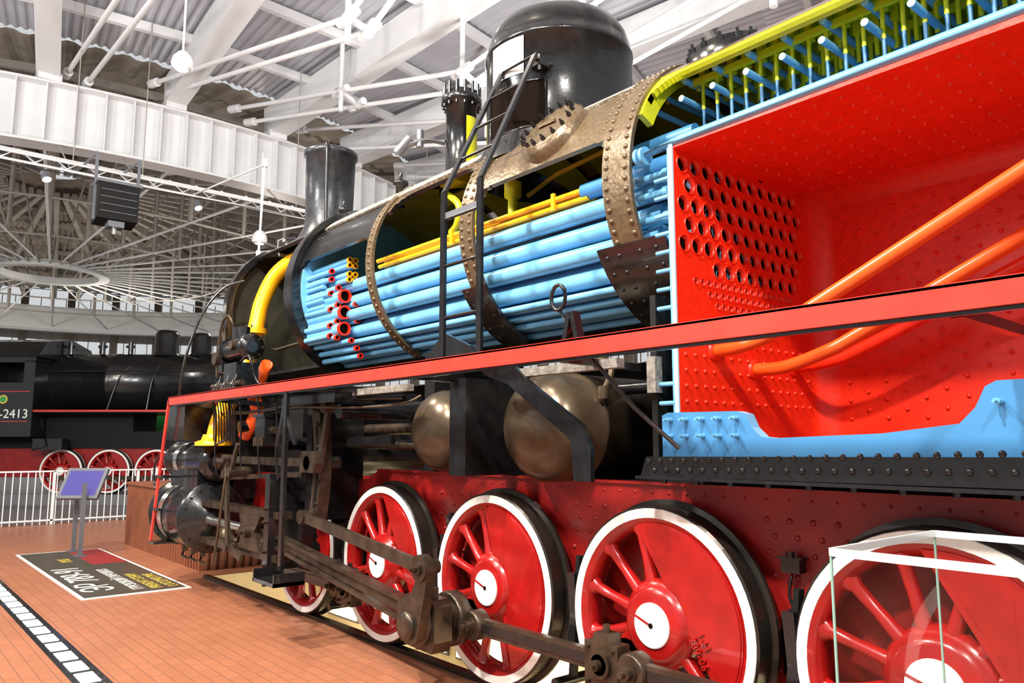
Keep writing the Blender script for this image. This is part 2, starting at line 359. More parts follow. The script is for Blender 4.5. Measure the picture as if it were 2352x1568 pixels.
# ---------------------------------------------------------------- cylinders
b=MB('cylinder_block')
for sgn in(-1,1):
    Y=sgn*1.13
    b.lathe((-8.78,Y,.82),(-1,0,0),[(.30,-.02),(.385,0),(.385,.05),(.355,.06),(.355,1.0),(.385,1.01),(.385,1.07),(.34,1.1),(.27,1.17),(.0,1.2)],'black_gloss',36)
    b.lathe((-8.76,Y,.82),(1,0,0),[(.37,0),(.34,.02),(.20,.03),(.17,.07),(.10,.08),(.09,.16),(.0,.16)],'black_gloss',30)
    for i in range(18):
        t=2*pi*i/18;b.bolt((-8.75,Y+.34*math.cos(t),.82+.34*math.sin(t)),(1,0,0),.017,'rod_steel')
        b.bolt((-9.88,Y+.33*math.cos(t),.82+.33*math.sin(t)),(-1,0,0),.016,'black_gloss')
    for i in range(8):
        t=2*pi*i/8;b.bolt((-8.69,Y+.14*math.cos(t),.82+.14*math.sin(t)),(1,0,0),.015,'rod_steel')
    b.lathe((-8.66,Y,1.43),(-1,0,0),[(.15,-.05),(.22,0),(.22,.05),(.20,.06),(.20,1.2),(.22,1.21),(.22,1.27),(.15,1.31),(.0,1.32)],'black_gloss',30)
    for i in range(12):
        t=2*pi*i/12;b.bolt((-8.66,Y+.19*math.cos(t),1.43+.19*math.sin(t)),(1,0,0),.015,'rod_steel')
    b.lathe((-8.66,Y,1.43),(1,0,0),[(.1,0),(.1,.1),(.05,.12),(.05,.2)],'rod_steel',20)
    b.lathe((-9.45,Y,.82),(-1,0,0),[(.362,0),(.362,.16)],'steel_bright',36,False);b.lathe((-9.5,Y,1.43),(-1,0,0),[(.206,0),(.206,.14)],'steel_bright',30,False)
b.box((-9.75,-1.1,1.0),(-8.85,1.1,1.4),'black_gloss');b.box((-9.7,-.9,.5),(-8.9,.9,2.25),'black_dull')
b.box((-9.75,-1.3,1.0),(-8.85,-.9,1.38),'black_gloss')
for x in(-9.6,-9.3,-9.0): b.cyl((x,-1.15,.38),(x,-1.15,.47),.035,'rod_steel',n=10);b.path([(x,-1.15,.4),(x+.05,-1.2,.34),(x+.25,-1.2,.33)],.014,'rod_steel',6)
b.box((-9.55,-1.44,1.66),(-8.95,-1.12,2.08),'black_gloss')
b.obj(L)
# ---------------------------------------------------------------- running board
b=MB('running_board')
b.box((-9.33,-1.51,2.055),(1.5,-1.49,2.145),'board_red');b.box((-9.33,-1.51,2.135),(1.5,-1.41,2.148),'board_red')
b.box((-9.33,-1.49,2.04),(1.5,-1.47,2.07),'black_gloss')
b.box((-9.34,-1.51,2.055),(-9.31,-.9,2.145),'board_red')
for x in(-8.9,-7.9,-6.7,-5.5): b.bar((x,-1.45,2.06),(x,-.6,2.0),.05,.05,'black_gloss')
for x in(-4.3,-2.9,-1.0): b.bar((x,-1.45,2.06),(x,-.85,2.05),.04,.04,'black_gloss')
b.box((-5.55,-1.22,2.0),(-4.75,-1.16,2.05),'lagging_dark');b.box((-3.7,-1.2,2.02),(-2.75,-1.14,2.07),'lagging_dark')
b.box((-9.3,.9,2.05),(1.5,1.5,2.145),'board_red')
for i in range(70): b.rivet((-9.2+.15*i,-1.46,2.148),(0,0,1),.008,'board_red')
b.obj(L)
b=MB('front_steps')
b.bar((-9.34,-1.5,2.1),(-9.74,-1.5,.50),.02,.05,'board_red',up=(1,0,0))
b.bar((-9.34,-1.15,2.1),(-9.74,-1.15,.50),.02,.05,'board_red',up=(1,0,0))
for z,x in((.50,-9.72),(.88,-9.62),(1.25,-9.53)): b.box((x-.03,-1.52,z-.015),(x+.18,-1.12,z+.01),'black_gloss')
b.path([(-9.6,-1.5,1.45),(-9.72,-1.5,1.42),(-9.75,-1.5,1.2),(-9.66,-1.5,1.1)],.012,'black_gloss',6,3)
b.obj(L)
b=MB('hanging_step')
b.bar((-6.2,-1.48,2.06),(-6.2,-1.48,.6),.03,.06,'black_gloss',up=(1,0,0));b.bar((-6.2,-1.48,1.85),(-6.0,-1.48,1.62),.02,.04,'black_gloss')
b.box((-6.42,-1.62,.50),(-6.0,-1.36,.53),'black_gloss');b.box((-6.42,-1.62,.50),(-6.40,-1.36,.60),'black_gloss');b.box((-6.02,-1.62,.5),(-6.0,-1.36,.6),'black_gloss')
b.bar((-6.2,-1.48,2.06),(-6.35,-1.48,1.6),.02,.04,'black_gloss',up=(1,0,0))
b.obj(L)
# ---------------------------------------------------------------- air tanks (transverse)
b=MB('air_reservoirs')
def tank(x,z,R,yn,yf):
    pr=[(0,0),(R*.35,.012),(R*.6,.04),(R*.8,.085),(R*.93,.14),(R,.21),(R,.40),(R+.008,.405),(R+.008,.43),(R,.435),(R,yf-yn-.2),(R*.8,yf-yn-.08),(0,yf-yn)]
    b.lathe((x,yn,z),(0,1,0),pr,'tank_brown',48,False)
tank(-4.93,1.72,.31,-.98,.6);tank(-3.70,1.73,.35,-1.04,.9)
b.path([(-3.72,-.62,2.05),(-3.72,-.62,2.15),(-3.4,-.62,2.15),(-3.32,-.62,2.07),(-3.35,-.66,1.95)],.022,'tank_brown',10,4)
b.cyl((-3.35,-.66,1.9),(-3.35,-.66,1.98),.035,'tank_brown')
b.box((-4.36,-1.12,1.41),(-4.18,-.6,2.06),'black_gloss')
b.obj(L)
b=MB('black_brackets')
b.prism([(-3.92,2.12),(-3.60,2.12),(-3.45,2.0),(-2.99,1.72),(-2.93,1.60),(-2.93,1.42),(-3.06,1.42),(-3.08,1.64),(-3.62,1.98),(-3.85,2.05)],-1.22,-1.19,'black_gloss')
b.arc(-4.66,-4.38,.90,.925,-29,-80,'black_gloss');b.arc(-3.24,-2.72,.90,.925,-27,-85,'black_gloss')
for t in range(-80,-29,7):
    tr=math.radians(t)
    for x in(-3.18,-3.08,-2.92,-2.8,-4.6,-4.45): b.rivet((x,-.925*math.cos(tr),ZA+.925*math.sin(tr)),(0,-math.cos(tr),math.sin(tr)),.015,'black_gloss')
b.prism([(-4.78,2.32),(-4.6,2.42),(-4.3,2.30),(-4.1,2.12),(-4.6,2.12)],-1.0,-.97,'black_gloss')
b.path([(-2.98+.055*math.cos(t*pi/6),-1.4,2.40+.07*math.sin(t*pi/6)) for t in range(13)],.011,'black_gloss',6)
b.path([(-2.97,-1.4,2.33),(-2.90,-1.4,2.24),(-2.75,-1.38,2.05),(-2.55,-1.3,1.8),(-2.36,-1.2,1.6)],.011,'black_gloss',8)
b.bar((-2.9,-1.42,2.14),(-2.86,-1.42,2.30),.05,.03,'black_gloss',up=(1,0,0));b.bar((-2.80,-1.42,2.14),(-2.84,-1.42,2.30),.05,.03,'black_gloss',up=(1,0,0))
b.obj(L)
# ---------------------------------------------------------------- boiler shell
b=MB('boiler_shell')
def roundbay(x0,x1,tc,r0,r1,mo,mi,me,corner=.14,full=165):
    n=22
    xs=[x0+(x1-x0)*i/n for i in range(n+1)]
    for i in range(n):
        xm=(xs[i]+xs[i+1])/2;dd=min(xm-x0,x1-xm)
        e=0
        if dd<corner: e=(corner-math.sqrt(max(0,corner**2-(corner-dd)**2)))/.86*57.3
        b.arc(xs[i],xs[i+1],r0,r1,tc-e*1.0,full,mo,mi,me,n=24)
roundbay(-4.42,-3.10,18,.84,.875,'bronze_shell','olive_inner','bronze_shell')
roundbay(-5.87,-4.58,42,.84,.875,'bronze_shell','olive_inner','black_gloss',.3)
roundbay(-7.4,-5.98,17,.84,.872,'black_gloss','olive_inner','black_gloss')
b.arc(-7.3,-4.7,.875,.895,44,120,'lagging')
b.arc(-4.3,-3.0,.875,.892,50,75,'lagging')
b.arc(-7.4,-2.64,.84,.872,165,290,'black_dull','olive_inner')
b.arc(-7.4,-2.64,.84,.872,-82,-90,'black_gloss','deep_blue')
for x0,x1,mt in((-3.12,-2.90,'bronze_shell'),(-4.58,-4.42,'bronze_shell'),(-5.98,-5.87,'bronze_shell')):
    b.arc(x0,x1,.868,.895,-66,125,mt)
    rows=[x0+.035,x1-.035] if x1-x0>.12 else [(x0+x1)/2]
    for j,x in enumerate(rows):
        for k in range(44):
            t=-64+4.2*k+(2.1 if j else 0)
            tr=math.radians(t);b.rivet((x,-.895*math.cos(tr),ZA+.895*math.sin(tr)),(0,-math.cos(tr),math.sin(tr)),.017,mt,8,.8)
b.arc(-7.62,-7.40,.84,.93,-95,130,'black_gloss');b.arc(-7.44,-7.38,.90,.955,-95,130,'black_gloss')
for x in(-7.25,-7.18,-7.11,-7.04):
    tr=math.radians(34);b.rivet((x,-.872*math.cos(tr),ZA+.872*math.sin(tr)),(0,-1,.5),.012,'black_gloss')
for k in range(9):
    for xx in(-4.36,-3.18):
        tr=math.radians(24+4*k);b.rivet((xx,-.875*math.cos(tr),ZA+.875*math.sin(tr)),(0,-math.cos(tr),math.sin(tr)),.014,'bronze_shell')
TW=44
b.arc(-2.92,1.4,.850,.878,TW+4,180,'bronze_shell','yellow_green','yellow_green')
b.arc(-2.92,1.4,.815,.850,TW+3,TW+6,'yellow_green');b.arc(-2.92,1.4,.845,.872,TW+1,TW+4,'yellow_green')
b.box((-2.9,.84,1.6),(1.4,.878,3.25),'bronze_shell')
b.arc(-2.92,-2.88,.76,.872,24,110,'yellow_green')
for i in range(12): b.arc(-2.90+.02*i,-2.88+.02*i,.83,.872,TW+2-20*(1-math.sqrt(1-(1-(i+.5)/12)**2)),TW+6,'yellow_green',n=8)
b.obj(L)
b=MB('steam_space_fittings')
b.path([(-5.6,-.3,3.80),(-4.8,-.3,3.82),(-3.4,-.3,3.80)],.05,'olive_inner')
b.lathe((-4.6,-.35,3.7),(0,0,-1),[(.07,0),(.07,.12),(.04,.14),(.04,.3),(.06,.32),(.06,.36),(0,.36)],'yellow_green',16)
b.lathe((-5.0,-.45,3.62),(0,0,-1),[(.05,0),(.05,.1),(.08,.12),(.08,.2),(.03,.22),(.03,.34)],'yellow_green',14)
b.path([(-5.3,-.5,3.75),(-5.1,-.52,3.6),(-5.15,-.5,3.45),(-5.3,-.45,3.42)],.03,'yellow_green',8,4)
b.cyl((-4.35,.5,3.62),(-4.35,.56,3.62),.28,'olive_inner',n=24)
for i in range(20):
    b.rivet((-4.9+.12*i,-.42,3.79),(0,-1,-.4),.016,'olive_inner')
b.bar((-5.8,.3,3.5),(-3.1,.3,3.5),.03,.08,'olive_inner');b.path([(-4.3,-.45,3.5),(-3.9,-.5,3.56),(-3.3,-.5,3.6)],.02,'olive_inner')
b.obj(L)
# ---------------------------------------------------------------- tubes
b=MB('boiler_tubes')
b.lathe((-7.40,0,ZA),(1,0,0),[(.845,0),(.845,.03),(0,.03)],'tube_blue',48,True,False)
def ycut(z,lim=.66,R=.80):
    d=abs(z-ZA)
    return -min(lim,math.sqrt(max(.0,R*R-d*d)))
zL=[3.15,3.005,2.86,2.715]
for i,z in enumerate(zL):
    y0=ycut(z)+.05
    for j in range(4):
        y=y0+.16*j+(.03 if i%2 else 0)
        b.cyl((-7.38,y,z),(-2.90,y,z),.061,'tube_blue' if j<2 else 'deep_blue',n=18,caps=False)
        b.cyl((-2.9,y,z),(-2.62,y,z),.046,'tube_blue',n=12,caps=False);b.cyl((-2.97,y,z),(-2.88,y,z),.068,'tube_blue',n=14)
for i,z in enumerate((2.60,2.545,2.49,2.435,2.38)):
    y0=ycut(z,.68,.87)+.03
    for j in range(9):
        y=y0+.068*j+(.034 if i%2 else 0)
        b.cyl((-7.38,y,z),(-2.62,y,z),.025,'tube_blue',n=10,caps=False)
for z in(3.08,2.93,2.785,2.655):
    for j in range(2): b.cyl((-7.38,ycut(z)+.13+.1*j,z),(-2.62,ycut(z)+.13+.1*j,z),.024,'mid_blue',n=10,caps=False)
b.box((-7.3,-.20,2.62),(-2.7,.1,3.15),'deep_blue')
b.cyl((-5.9,-.42,3.30),(-2.9,-.42,3.33),.085,'deep_blue',n=18)
b.cyl((-3.55,-.60,3.30),(-2.62,-.60,3.30),.06,'mid_blue',n=14)
b.cyl((-3.3,-.62,3.43),(-2.62,-.62,3.43),.05,'deep_blue',n=14)
for z in(3.20,3.09,2.94,2.80):
    b.cyl((-3.05,-.70,z),(-2.62,-.70,z),.026,'tube_blue',n=12);b.cyl((-3.07,-.70,z),(-3.0,-.70,z),.034,'pale_blue',n=12);b.cyl((-2.80,-.70,z),(-2.76,-.70,z),.034,'tube_blue',n=12)
def stub(y,z,r,x=-6.72,mc='fire_red'):
    b.cyl((-7.38,y,z),(x,y,z),r,'tube_blue',n=14,caps=False)
    b.lathe((x-.03,y,z),(1,0,0),[(r*1.02,0),(r*1.02,.035),(r*.78,.036),(r*.78,-.02)],mc,18,False,False)
    b.lathe((x-.03,y,z),(1,0,0),[(r*.80,.0),(0,.0)],'dark_hole',18,False,False)
for z in(3.04,2.88,2.72): stub(-.70,z,.066,-6.70)
for z in(3.13,2.96,2.80,2.64):
    stub(-.73,z,.028,-6.78)
for z in(3.30,3.22,3.08,2.92,2.76,2.66): stub(-.77,z,.027,-6.85)
for y,z in((-.66,2.60),(-.60,2.53),(-.56,2.46),(-.62,3.12),(-.62,2.96),(-.6,2.8)): stub(y,z,.027,-6.62)
for z in(3.35,3.21):
    for dy,dz in((0,.035),(0,-.02),(.06,.035),(.06,-.02)):
        stub(-.70+dy,z+dz,.027,-6.62,'pipe_yellow')
for i in range(12):
    z=2.52+.065*i
    b.cyl((-7.38,ycut(z,.79,.81)+.02,z),(-7.0,ycut(z,.79,.81)+.02,z),.024,'tube_blue',n=10)
for k,(y,z) in enumerate(((-.64,3.30),(-.62,3.25),(-.56,3.31),(-.55,3.26))):
    b.cyl((-6.2,y,z),(-3.5,y,z),.02,'pipe_yellow',n=10)
for x in(-5.0,-3.8): b.bar((x,-.66,3.22),(x,-.66,3.34),.02,.03,'pipe_yellow',up=(1,0,0))
b.obj(L)
# ---------------------------------------------------------------- smokebox
b=MB('smokebox')
b.arc(-9.35,-7.6,.86,.90,48,200,'black_gloss','soot','black_gloss')
b.arc(-9.35,-7.6,.86,.90,200,300,'black_dull','soot')
b.arc(-9.40,-9.28,.84,.92,-70,60,'black_gloss')
b.lathe((-9.38,0,ZA),(-1,0,0),[(.90,0),(.86,.05),(.70,.07),(.60,.12),(.3,.2),(0,.22)],'soot',40,False)
b.lathe((-9.38,0,ZA),(1,0,0),[(.86,0),(0,.01)],'soot',40,False)
b.lathe((-7.63,0,ZA),(-1,0,0),[(.9,0),(0,.01)],'soot',40,False)
b.lathe((-8.5,0,2.7),(0,0,1),[(.12,-.2),(.15,0),(.12,.3),(.2,.9),(.28,1.4)],'soot',24)
b.path([(-9.3,-.5,2.8),(-8.6,-.55,2.7),(-7.7,-.5,2.75)],.02,'soot')
b.path([(-9.1,-.6,3.3),(-8.9,-.75,3.1),(-8.7,-.8,2.7),(-8.75,-.8,2.4)],.012,'black_gloss',6,4)
b.lathe((-8.5,0,3.98),(0,0,1),[(.50,-.06),(.42,.02),(.35,.12),(.305,.22),(.285,.34),(.285,.5),(.30,1.12),(.325,1.13),(.325,1.19),(.30,1.205),(.28,1.20),(.27,.6),(0,.6)],'chimney_black',40,False)
b.path([(-8.12,-.22,5.06),(-8.08,-.26,5.14),(-8.0,-.3,5.06),(-8.0,-.3,4.7),(-7.98,-.3,4.1)],.022,'black_gloss',8,3)
for i in range(20):
    t=2*pi*i/20;b.rivet((-8.5+.52*math.cos(t),.52*math.sin(t),4.0),(0,0,1),.014,'black_gloss')
b.lathe((-9.0,-.25,4.05),(0,0,1),[(.16,-.06),(.16,.06),(.1,.1),(0,.11)],'black_gloss',20)
b.box((-9.42,-.25,4.0),(-9.25,-.02,4.22),'truss_white');b.cyl((-9.42,-.13,4.12),(-9.2,-.13,4.12),.09,'steel_bright')
b.lathe((-7.45,-.35,4.0),(0,0,1),[(.04,0),(.04,.1),(.07,.12),(.07,.16),(.02,.18),(.02,.24)],'black_gloss',12)
b.obj(L)
b=MB('steam_pipe')
b.path([(-8.25,-.30,3.86),(-8.55,-.38,3.80),(-8.80,-.52,3.62),(-8.88,-.64,3.3),(-8.88,-.70,3.0),(-8.86,-.8,2.6),(-8.80,-.95,2.2),(-8.62,-1.12,2.0),(-8.52,-1.22,1.82),(-8.52,-1.25,1.66)],.092,'pipe_yellow',18,5)
b.lathe((-8.54,-1.25,1.60),(0,0,1),[(.19,0),(.19,.04),(.13,.06),(.11,.12)],'pipe_yellow',20)
b.lathe((-8.87,-.72,2.9),(0,0,1),[(.14,0),(.14,.06)],'pipe_yellow',20)
b.path([(-8.4,-.75,2.5),(-8.1,-1.0,2.15),(-8.0,-1.0,1.95),(-8.2,-1.05,1.7)],.07,'pipe_orange',14,4)
b.obj(L)
b=MB('steam_air_pump')
o=V((-8.1,-1.15,2.14))
b.box(o+V((-.25,-.15,0)),o+V((.25,.15,.06)),'black_gloss')
b.box(o+V((-.18,-.12,.06)),o+V((.16,.12,.32)),'black_gloss');b.cyl(o+V((-.3,0,.48)),o+V((.22,0,.48)),.12,'black_gloss',n=20)
b.lathe(o+V((.22,0,.48)),(1,0,0),[(.14,0),(.14,.03),(.06,.05)],'black_gloss',18);b.lathe(o+V((-.3,0,.48)),(-1,0,0),[(.14,0),(.14,.03),(.06,.05)],'black_gloss',18)
b.cyl(o+V((-.12,-.02,.55)),o+V((-.12,-.02,.72)),.05,'black_gloss');b.cyl(o+V((.08,-.02,.55)),o+V((.08,-.02,.70)),.06,'black_gloss');b.cyl(o+V((.08,-.16,.5)),o+V((.08,.0,.5)),.05,'rod_steel')
b.box(o+V((-.5,-.1,.25)),o+V((-.3,.1,.55)),'black_gloss');b.cyl(o+V((-.45,-.14,.4)),o+V((-.45,.1,.4)),.07,'rod_steel');b.cyl(o+V((-.4,-.05,.55)),o+V((-.4,-.05,.75)),.03,'rod_steel')
b.cyl(o+V((-.55,-.1,.1)),o+V((.3,-.1,.1)),.03,'rod_steel')
for i in range(8):
    t=2*pi*i/8;b.bolt(o+V((.25,.115*math.cos(t),.48+.115*math.sin(t))),(1,0,0),.013,'rod_steel')
for k in range(9):
    x=-.3+.075*k
    b.path([o+V((x,-.16,.1+.04*(k%3))),o+V((x+.05,-.22,.0)),o+V((x+.1,-.2,-.2)),o+V((x+.0,-.15,-.5))],.007,'black_gloss',5,3)
b.path([o+V((.2,-.1,.3)),o+V((.5,-.12,.35)),o+V((.55,-.05,.1)),o+V((.8,0,.0))],.016,'black_gloss',6,4)
b.path([o+V((-.1,-.05,.7)),o+V((-.2,-.1,.85)),o+V((-.4,-.1,.7)),o+V((-.45,-.1,.2))],.014,'rod_steel',6,4)
b.path([(-9.0,-1.5,2.15),(-8.98,-1.45,2.6),(-8.95,-1.3,3.1),(-8.9,-1.1,3.4),(-8.8,-.9,3.5)],.015,'black_gloss',8,4)
b.obj(L)
# ---------------------------------------------------------------- dome
b=MB('steam_dome')
DX,DR=-4.42,.60
b.lathe((DX,0,3.75),(0,0,1),[(DR+.10,.02),(DR+.06,.14),(DR,.24),(DR,.98),(DR+.010,.985),(DR+.010,1.015),(DR,1.02),(DR-.012,1.10),(DR-.04,1.185),(DR-.09,1.26),(DR-.17,1.315),(DR-.30,1.35),(DR-.45,1.365),(0,1.37)],'black_gloss',64,False)
def patch(t0,t1,z0,z1,r,mt,th=.008):
    n=10;vs=[];R=DR+r
    for i in range(n+1):
        t=math.radians(t0+(t1-t0)*i/n)
        for z in(z0,z1): vs.append((DX-R*math.sin(t),-R*math.cos(t),z))
    b.add(vs,[(2*i,2*i+2,2*i+3,2*i+1) for i in range(n)],mt,True)
patch(-37,17,3.98,4.34,.006,'dark_hole');patch(-20,13,4.42,4.72,.008,'white_paint')
b.path([(DX-(DR+.01)*math.sin(math.radians(t)),-(DR+.01)*math.cos(math.radians(t)),z) for t,z in [(-37,3.98),(-37,4.34),(-20,4.34),(0,4.34),(17,4.34),(17,3.98),(0,3.98),(-20,3.98),(-37,3.98)]],.012,'black_gloss',6)
for i in range(26):
    t=2*pi*i/26;b.rivet((DX+(DR+.07)*math.cos(t),(DR+.07)*math.sin(t),3.91),(math.cos(t),math.sin(t),.7),.013,'black_gloss')
b.box((DX+.30,-.60,4.40),(DX+.42,-.50,4.44),'black_gloss');b.cyl((DX+.40,-.58,4.36),(DX+.40,-.58,4.48),.015,'black_gloss')
b.obj(L)
b=MB('dome_ladder')
for x0,x1 in((-4.2,-4.41),(-3.8,-4.03)):
    for p,q in(((x0,-1.30,2.14),(x0,-1.30,3.31)),((x0,-1.30,3.31),(x1,-.62,4.47))):
        b.bar(p,q,.05,.022,'black_gloss',up=(0,-1,.2))
for z in(2.45,2.80,3.12): b.cyl((-4.2,-1.3,z),(-3.8,-1.3,z),.010,'black_gloss',n=8)
b.bar((-4.2,-1.3,3.14),(-3.8,-1.3,3.14),.012,.05,'grey_metal')
for k in(.25,.5,.75,1.0):
    y=-1.30+.68*k;z=3.31+1.16*k;x=-4.2-.21*k;b.cyl((x,y,z),(x+.39,y,z),.011,'black_gloss',n=8)
b.cyl((-4.41,-.64,4.44),(-4.41,-.5,4.44),.015,'black_gloss');b.cyl((-4.03,-.64,4.44),(-4.03,-.40,4.44),.015,'black_gloss')
b.obj(L)
b=MB('manhole_cover')
t=math.radians(37);nn=V((0,-math.cos(t),math.sin(t)));o=V((-3.74,-.875*math.cos(t),ZA+.875*math.sin(t)))
b.lathe(o,nn,[(.26,-.06),(.26,.04),(.245,.045),(.235,.07),(.20,.075),(0,.08)],'bronze_shell',36)
_,a_,b_=basis(nn)
for i in range(16):
    tt=2*pi*i/16;b.bolt(o+nn*.07+a_*(.21*math.cos(tt))+b_*(.21*math.sin(tt)),nn,.016,'black_gloss',.03)
b.bar(o+nn*.09-V((.08,0,0)),o+nn*.09+V((.08,0,0)),.02,.02,'bronze_shell')
b.obj(L)
b=MB('safety_valve')
b.lathe((-5.62,-.12,3.95),(0,0,1),[(.2,-.05),(.2,.03),(.145,.05),(.145,.80),(.19,.81),(.19,.88),(.17,.90),(.17,.93),(0,.95)],'black_gloss',28)
for i in range(14):
    t=2*pi*i/14;b.cyl((-5.62+.17*math.cos(t),-.12+.17*math.sin(t),4.73),(-5.62+.17*math.cos(t),-.12+.17*math.sin(t),4.95),.016,'black_gloss',n=6)
n=8;vs=[]
for i in range(n+1):
    t=math.radians(-18+66*i/n)
    for z in(4.0,4.62): vs.append((-5.62+.149*math.cos(t),-.12+.149*math.sin(t),z))
b.add(vs,[(2*i,2*i+2,2*i+3,2*i+1) for i in range(n)],'yellow_green',True)
b.box((-5.55,-.4,3.9),(-5.3,-.15,4.0),'yellow_green')
b.path([(-5.7,-.25,4.40),(-5.85,-.42,4.42),(-5.95,-.55,4.36)],.03,'grey_metal',10);b.cyl((-5.86,-.42,4.36),(-5.86,-.42,4.52),.035,'grey_metal');b.cyl((-6.0,-.58,4.3),(-5.9,-.5,4.44),.045,'grey_metal')
b.lathe((-6.7,-.1,4.05),(0,0,1),[(.05,0),(.05,.22),(.08,.23),(.08,.27),(.02,.28),(.02,.36)],'black_gloss',12)
b.obj(L)
b=MB('washout_cap')
b.lathe((-2.62,-.30,4.0),(0,-.3,1),[(.24,-.05),(.24,.04),(.18,.06),(.18,.09),(0,.10)],'black_gloss',24)
for i in range(12):
    t=2*pi*i/12;b.bolt((-2.62+.2*math.cos(t),-.31+.2*math.sin(t),4.04+.06*math.sin(t)),(0,-.3,1),.018,'black_gloss',.04)
b.obj(L)
# ---------------------------------------------------------------- firebox
b=MB('firebox')
FX=-2.60;YN=-.87;YF=.62;ZB=1.50;ZT=3.27
def quad(y0,y1,z0,z1): b.add([(FX,y0,z0),(FX,y1,z0),(FX,y1,z1),(FX,y0,z1)],[(0,1,2,3)],'fire_red')
def holerow(zc,c,r,y0,ncell,off,ye):
    ys=y0+off
    if ys>YN: quad(YN,ys,zc-c/2,zc+c/2)
    n=16
    for k in range(ncell):
        yc=ys+c*(k+.5);vi=[];vo=[]
        for i in range(n):
            t=2*pi*(i+.5)/n;cx_,sz_=math.cos(t),math.sin(t);m_=max(abs(cx_),abs(sz_))
            vi.append((FX,yc+r*cx_,zc+r*sz_));vo.append((FX,yc+c/2*cx_/m_,zc+c/2*sz_/m_))
        for q in range(4):
            vo.append((FX,yc+c/2*(1,-1,-1,1)[q],zc+c/2*(1,1,-1,-1)[q]))
        b.add(vi+vo,[(i,(i+1)%n,n+(i+1)%n,n+i) for i in range(n)],'fire_red')
        for q,(ia,ib) in enumerate(((1,2),(5,6),(9,10),(13,14))):
            b.add([vo[ia],vo[ib],vo[16+q]],[(0,1,2)],'fire_red')
        b.lathe((FX,yc,zc),(1,0,0),[(r*1.14,0),(r*1.10,.006),(r*1.0,.006),(r*.97,-.028)],'fire_red',n,False)
        b.lathe((FX,yc,zc),(1,0,0),[(r,-.028),(0,-.028)],'dark_hole',n,False)
        if r>.03: b.rivet((FX,yc+c/2,zc-c/2),(1,0,0),.009,'fire_red')
    quad(ys+c*ncell,ye,zc-c/2,zc+c/2)
YE=YF-.14
c1=.114;z=ZT-.03-c1/2;quad(YN,YE,ZT-.03,ZT+.03)
for i in range(6):
    holerow(z,c1,.047,YN+.02+(.25 if i==5 else 0),[11,11,11,11,11,8][i],(0 if i%2==0 else c1/2),YE);z-=c1
z+=c1/2;c2=.062
z-=c2/2
for i in range(5):
    holerow(z,c2,.021,YN+.14+.1*i,[17,15,13,10,7][i],(0 if i%2==0 else c2/2),YE);z-=c2
z+=c2/2
quad(YN,YE,ZB,z);ZR=z
n=8;vs=[]
for i in range(n+1):
    t=pi/2*i/n;x=FX+.14*(1-math.cos(t));y=YE+.14*math.sin(t)
    vs+=[(x,y,ZB),(x,y,ZT+.05)]
b.add(vs,[(2*i,2*i+2,2*i+3,2*i+1) for i in range(n)],'fire_red',True)
b.add([(FX+.14,YF,ZB),(1.4,YF,ZB),(1.4,YF,ZT-.1),(FX+.14,YF,ZT-.1)],[(0,1,2,3)],'fire_red')
vs=[]
for i in range(n+1):
    t=pi/2*i/n;y=YF-.2*(1-math.cos(t));z_=ZT-.1+.16*math.sin(t);vs+=[(FX,y,z_),(1.4,y,z_)]
b.add(vs,[(2*i,2*i+1,2*i+3,2*i+2) for i in range(n)],'fire_red',True)
b.box((FX-.02,YN,ZT-.01),(1.4,YF-.19,ZT+.03),'fire_red')
b.box((FX-.02,YN+.0,ZT+.03),(1.4,YF-.19,ZT+.045),'deep_blue')
b.box((FX-.045,YN,ZB),(FX-.030,YF,ZT+.02),'tube_blue');b.box((FX-.025,YN-.012,ZB+.1),(FX,YN,ZT+.02),'pale_blue')
y=YN+.06
while y<YE:
    z=ZB+.35
    while z<ZR-.02:
        b.rivet((FX,y,z),(1,0,0),.013,'fire_red',8,1.);z+=.085
    y+=.085
for i in range(30):
    for j in range(15):
        x=FX+.2+.115*i;z=ZB+.28+.115*j+(.05 if i%2 else 0)
        if z<ZT-.12 and x<.6: b.rivet((x,YF,z),(0,-1,0),.0145,'fire_red',8,1.1)
for i in range(24):
    for j in range(11): b.rivet((FX+.14+.13*i,YN+.1+.125*j,ZT-.01),(0,0,-1),.0135,'fire_red',8,1.)
for i in range(40): b.rivet((FX+.16+.05*i,YF,2.86),(0,-1,0),.007,'fire_red')
b.cyl((-1.45,YF-.005,2.55),(-1.45,YF+.02,2.55),.045,'dark_hole',n=20)
b.lathe((-1.45,YF,2.55),(0,-1,0),[(.055,0),(.05,.008),(.045,.008)],'fire_red',20,False)
b.add([(FX,YN,ZB),(1.4,YN,ZB),(1.4,YF,ZB),(FX,YF,ZB)],[(0,1,2,3)],'frame_red')
b.obj(L)
b=MB('arch_tubes')
b.path([(-2.62,-.55,2.14),(-2.45,-.55,2.15),(-2.28,-.54,2.19),(-2.1,-.52,2.28),(-1.1,-.40,2.80),(.3,-.3,3.5)],.038,'pipe_orange',18,6)
b.path([(-2.62,-.16,2.06),(-2.4,-.16,2.06),(-2.15,-.14,2.13),(-1.95,-.12,2.22),(-1.15,-.05,2.62),(.3,.0,3.3)],.038,'pipe_orange',18,6)
b.path([(-2.62,.28,2.10),(-2.35,.28,2.12),(-2.1,.28,2.2),(-1.1,.3,2.62),(.3,.3,3.2)],.038,'fire_red',14,5)
for y,z in((-.55,2.14),(-.16,2.06),(.28,2.1)): b.lathe((-2.6,y,z),(1,0,0),[(.06,0),(.06,.012),(.045,.02)],'fire_red',18)
b.obj(L)
b=MB('foundation_ring')
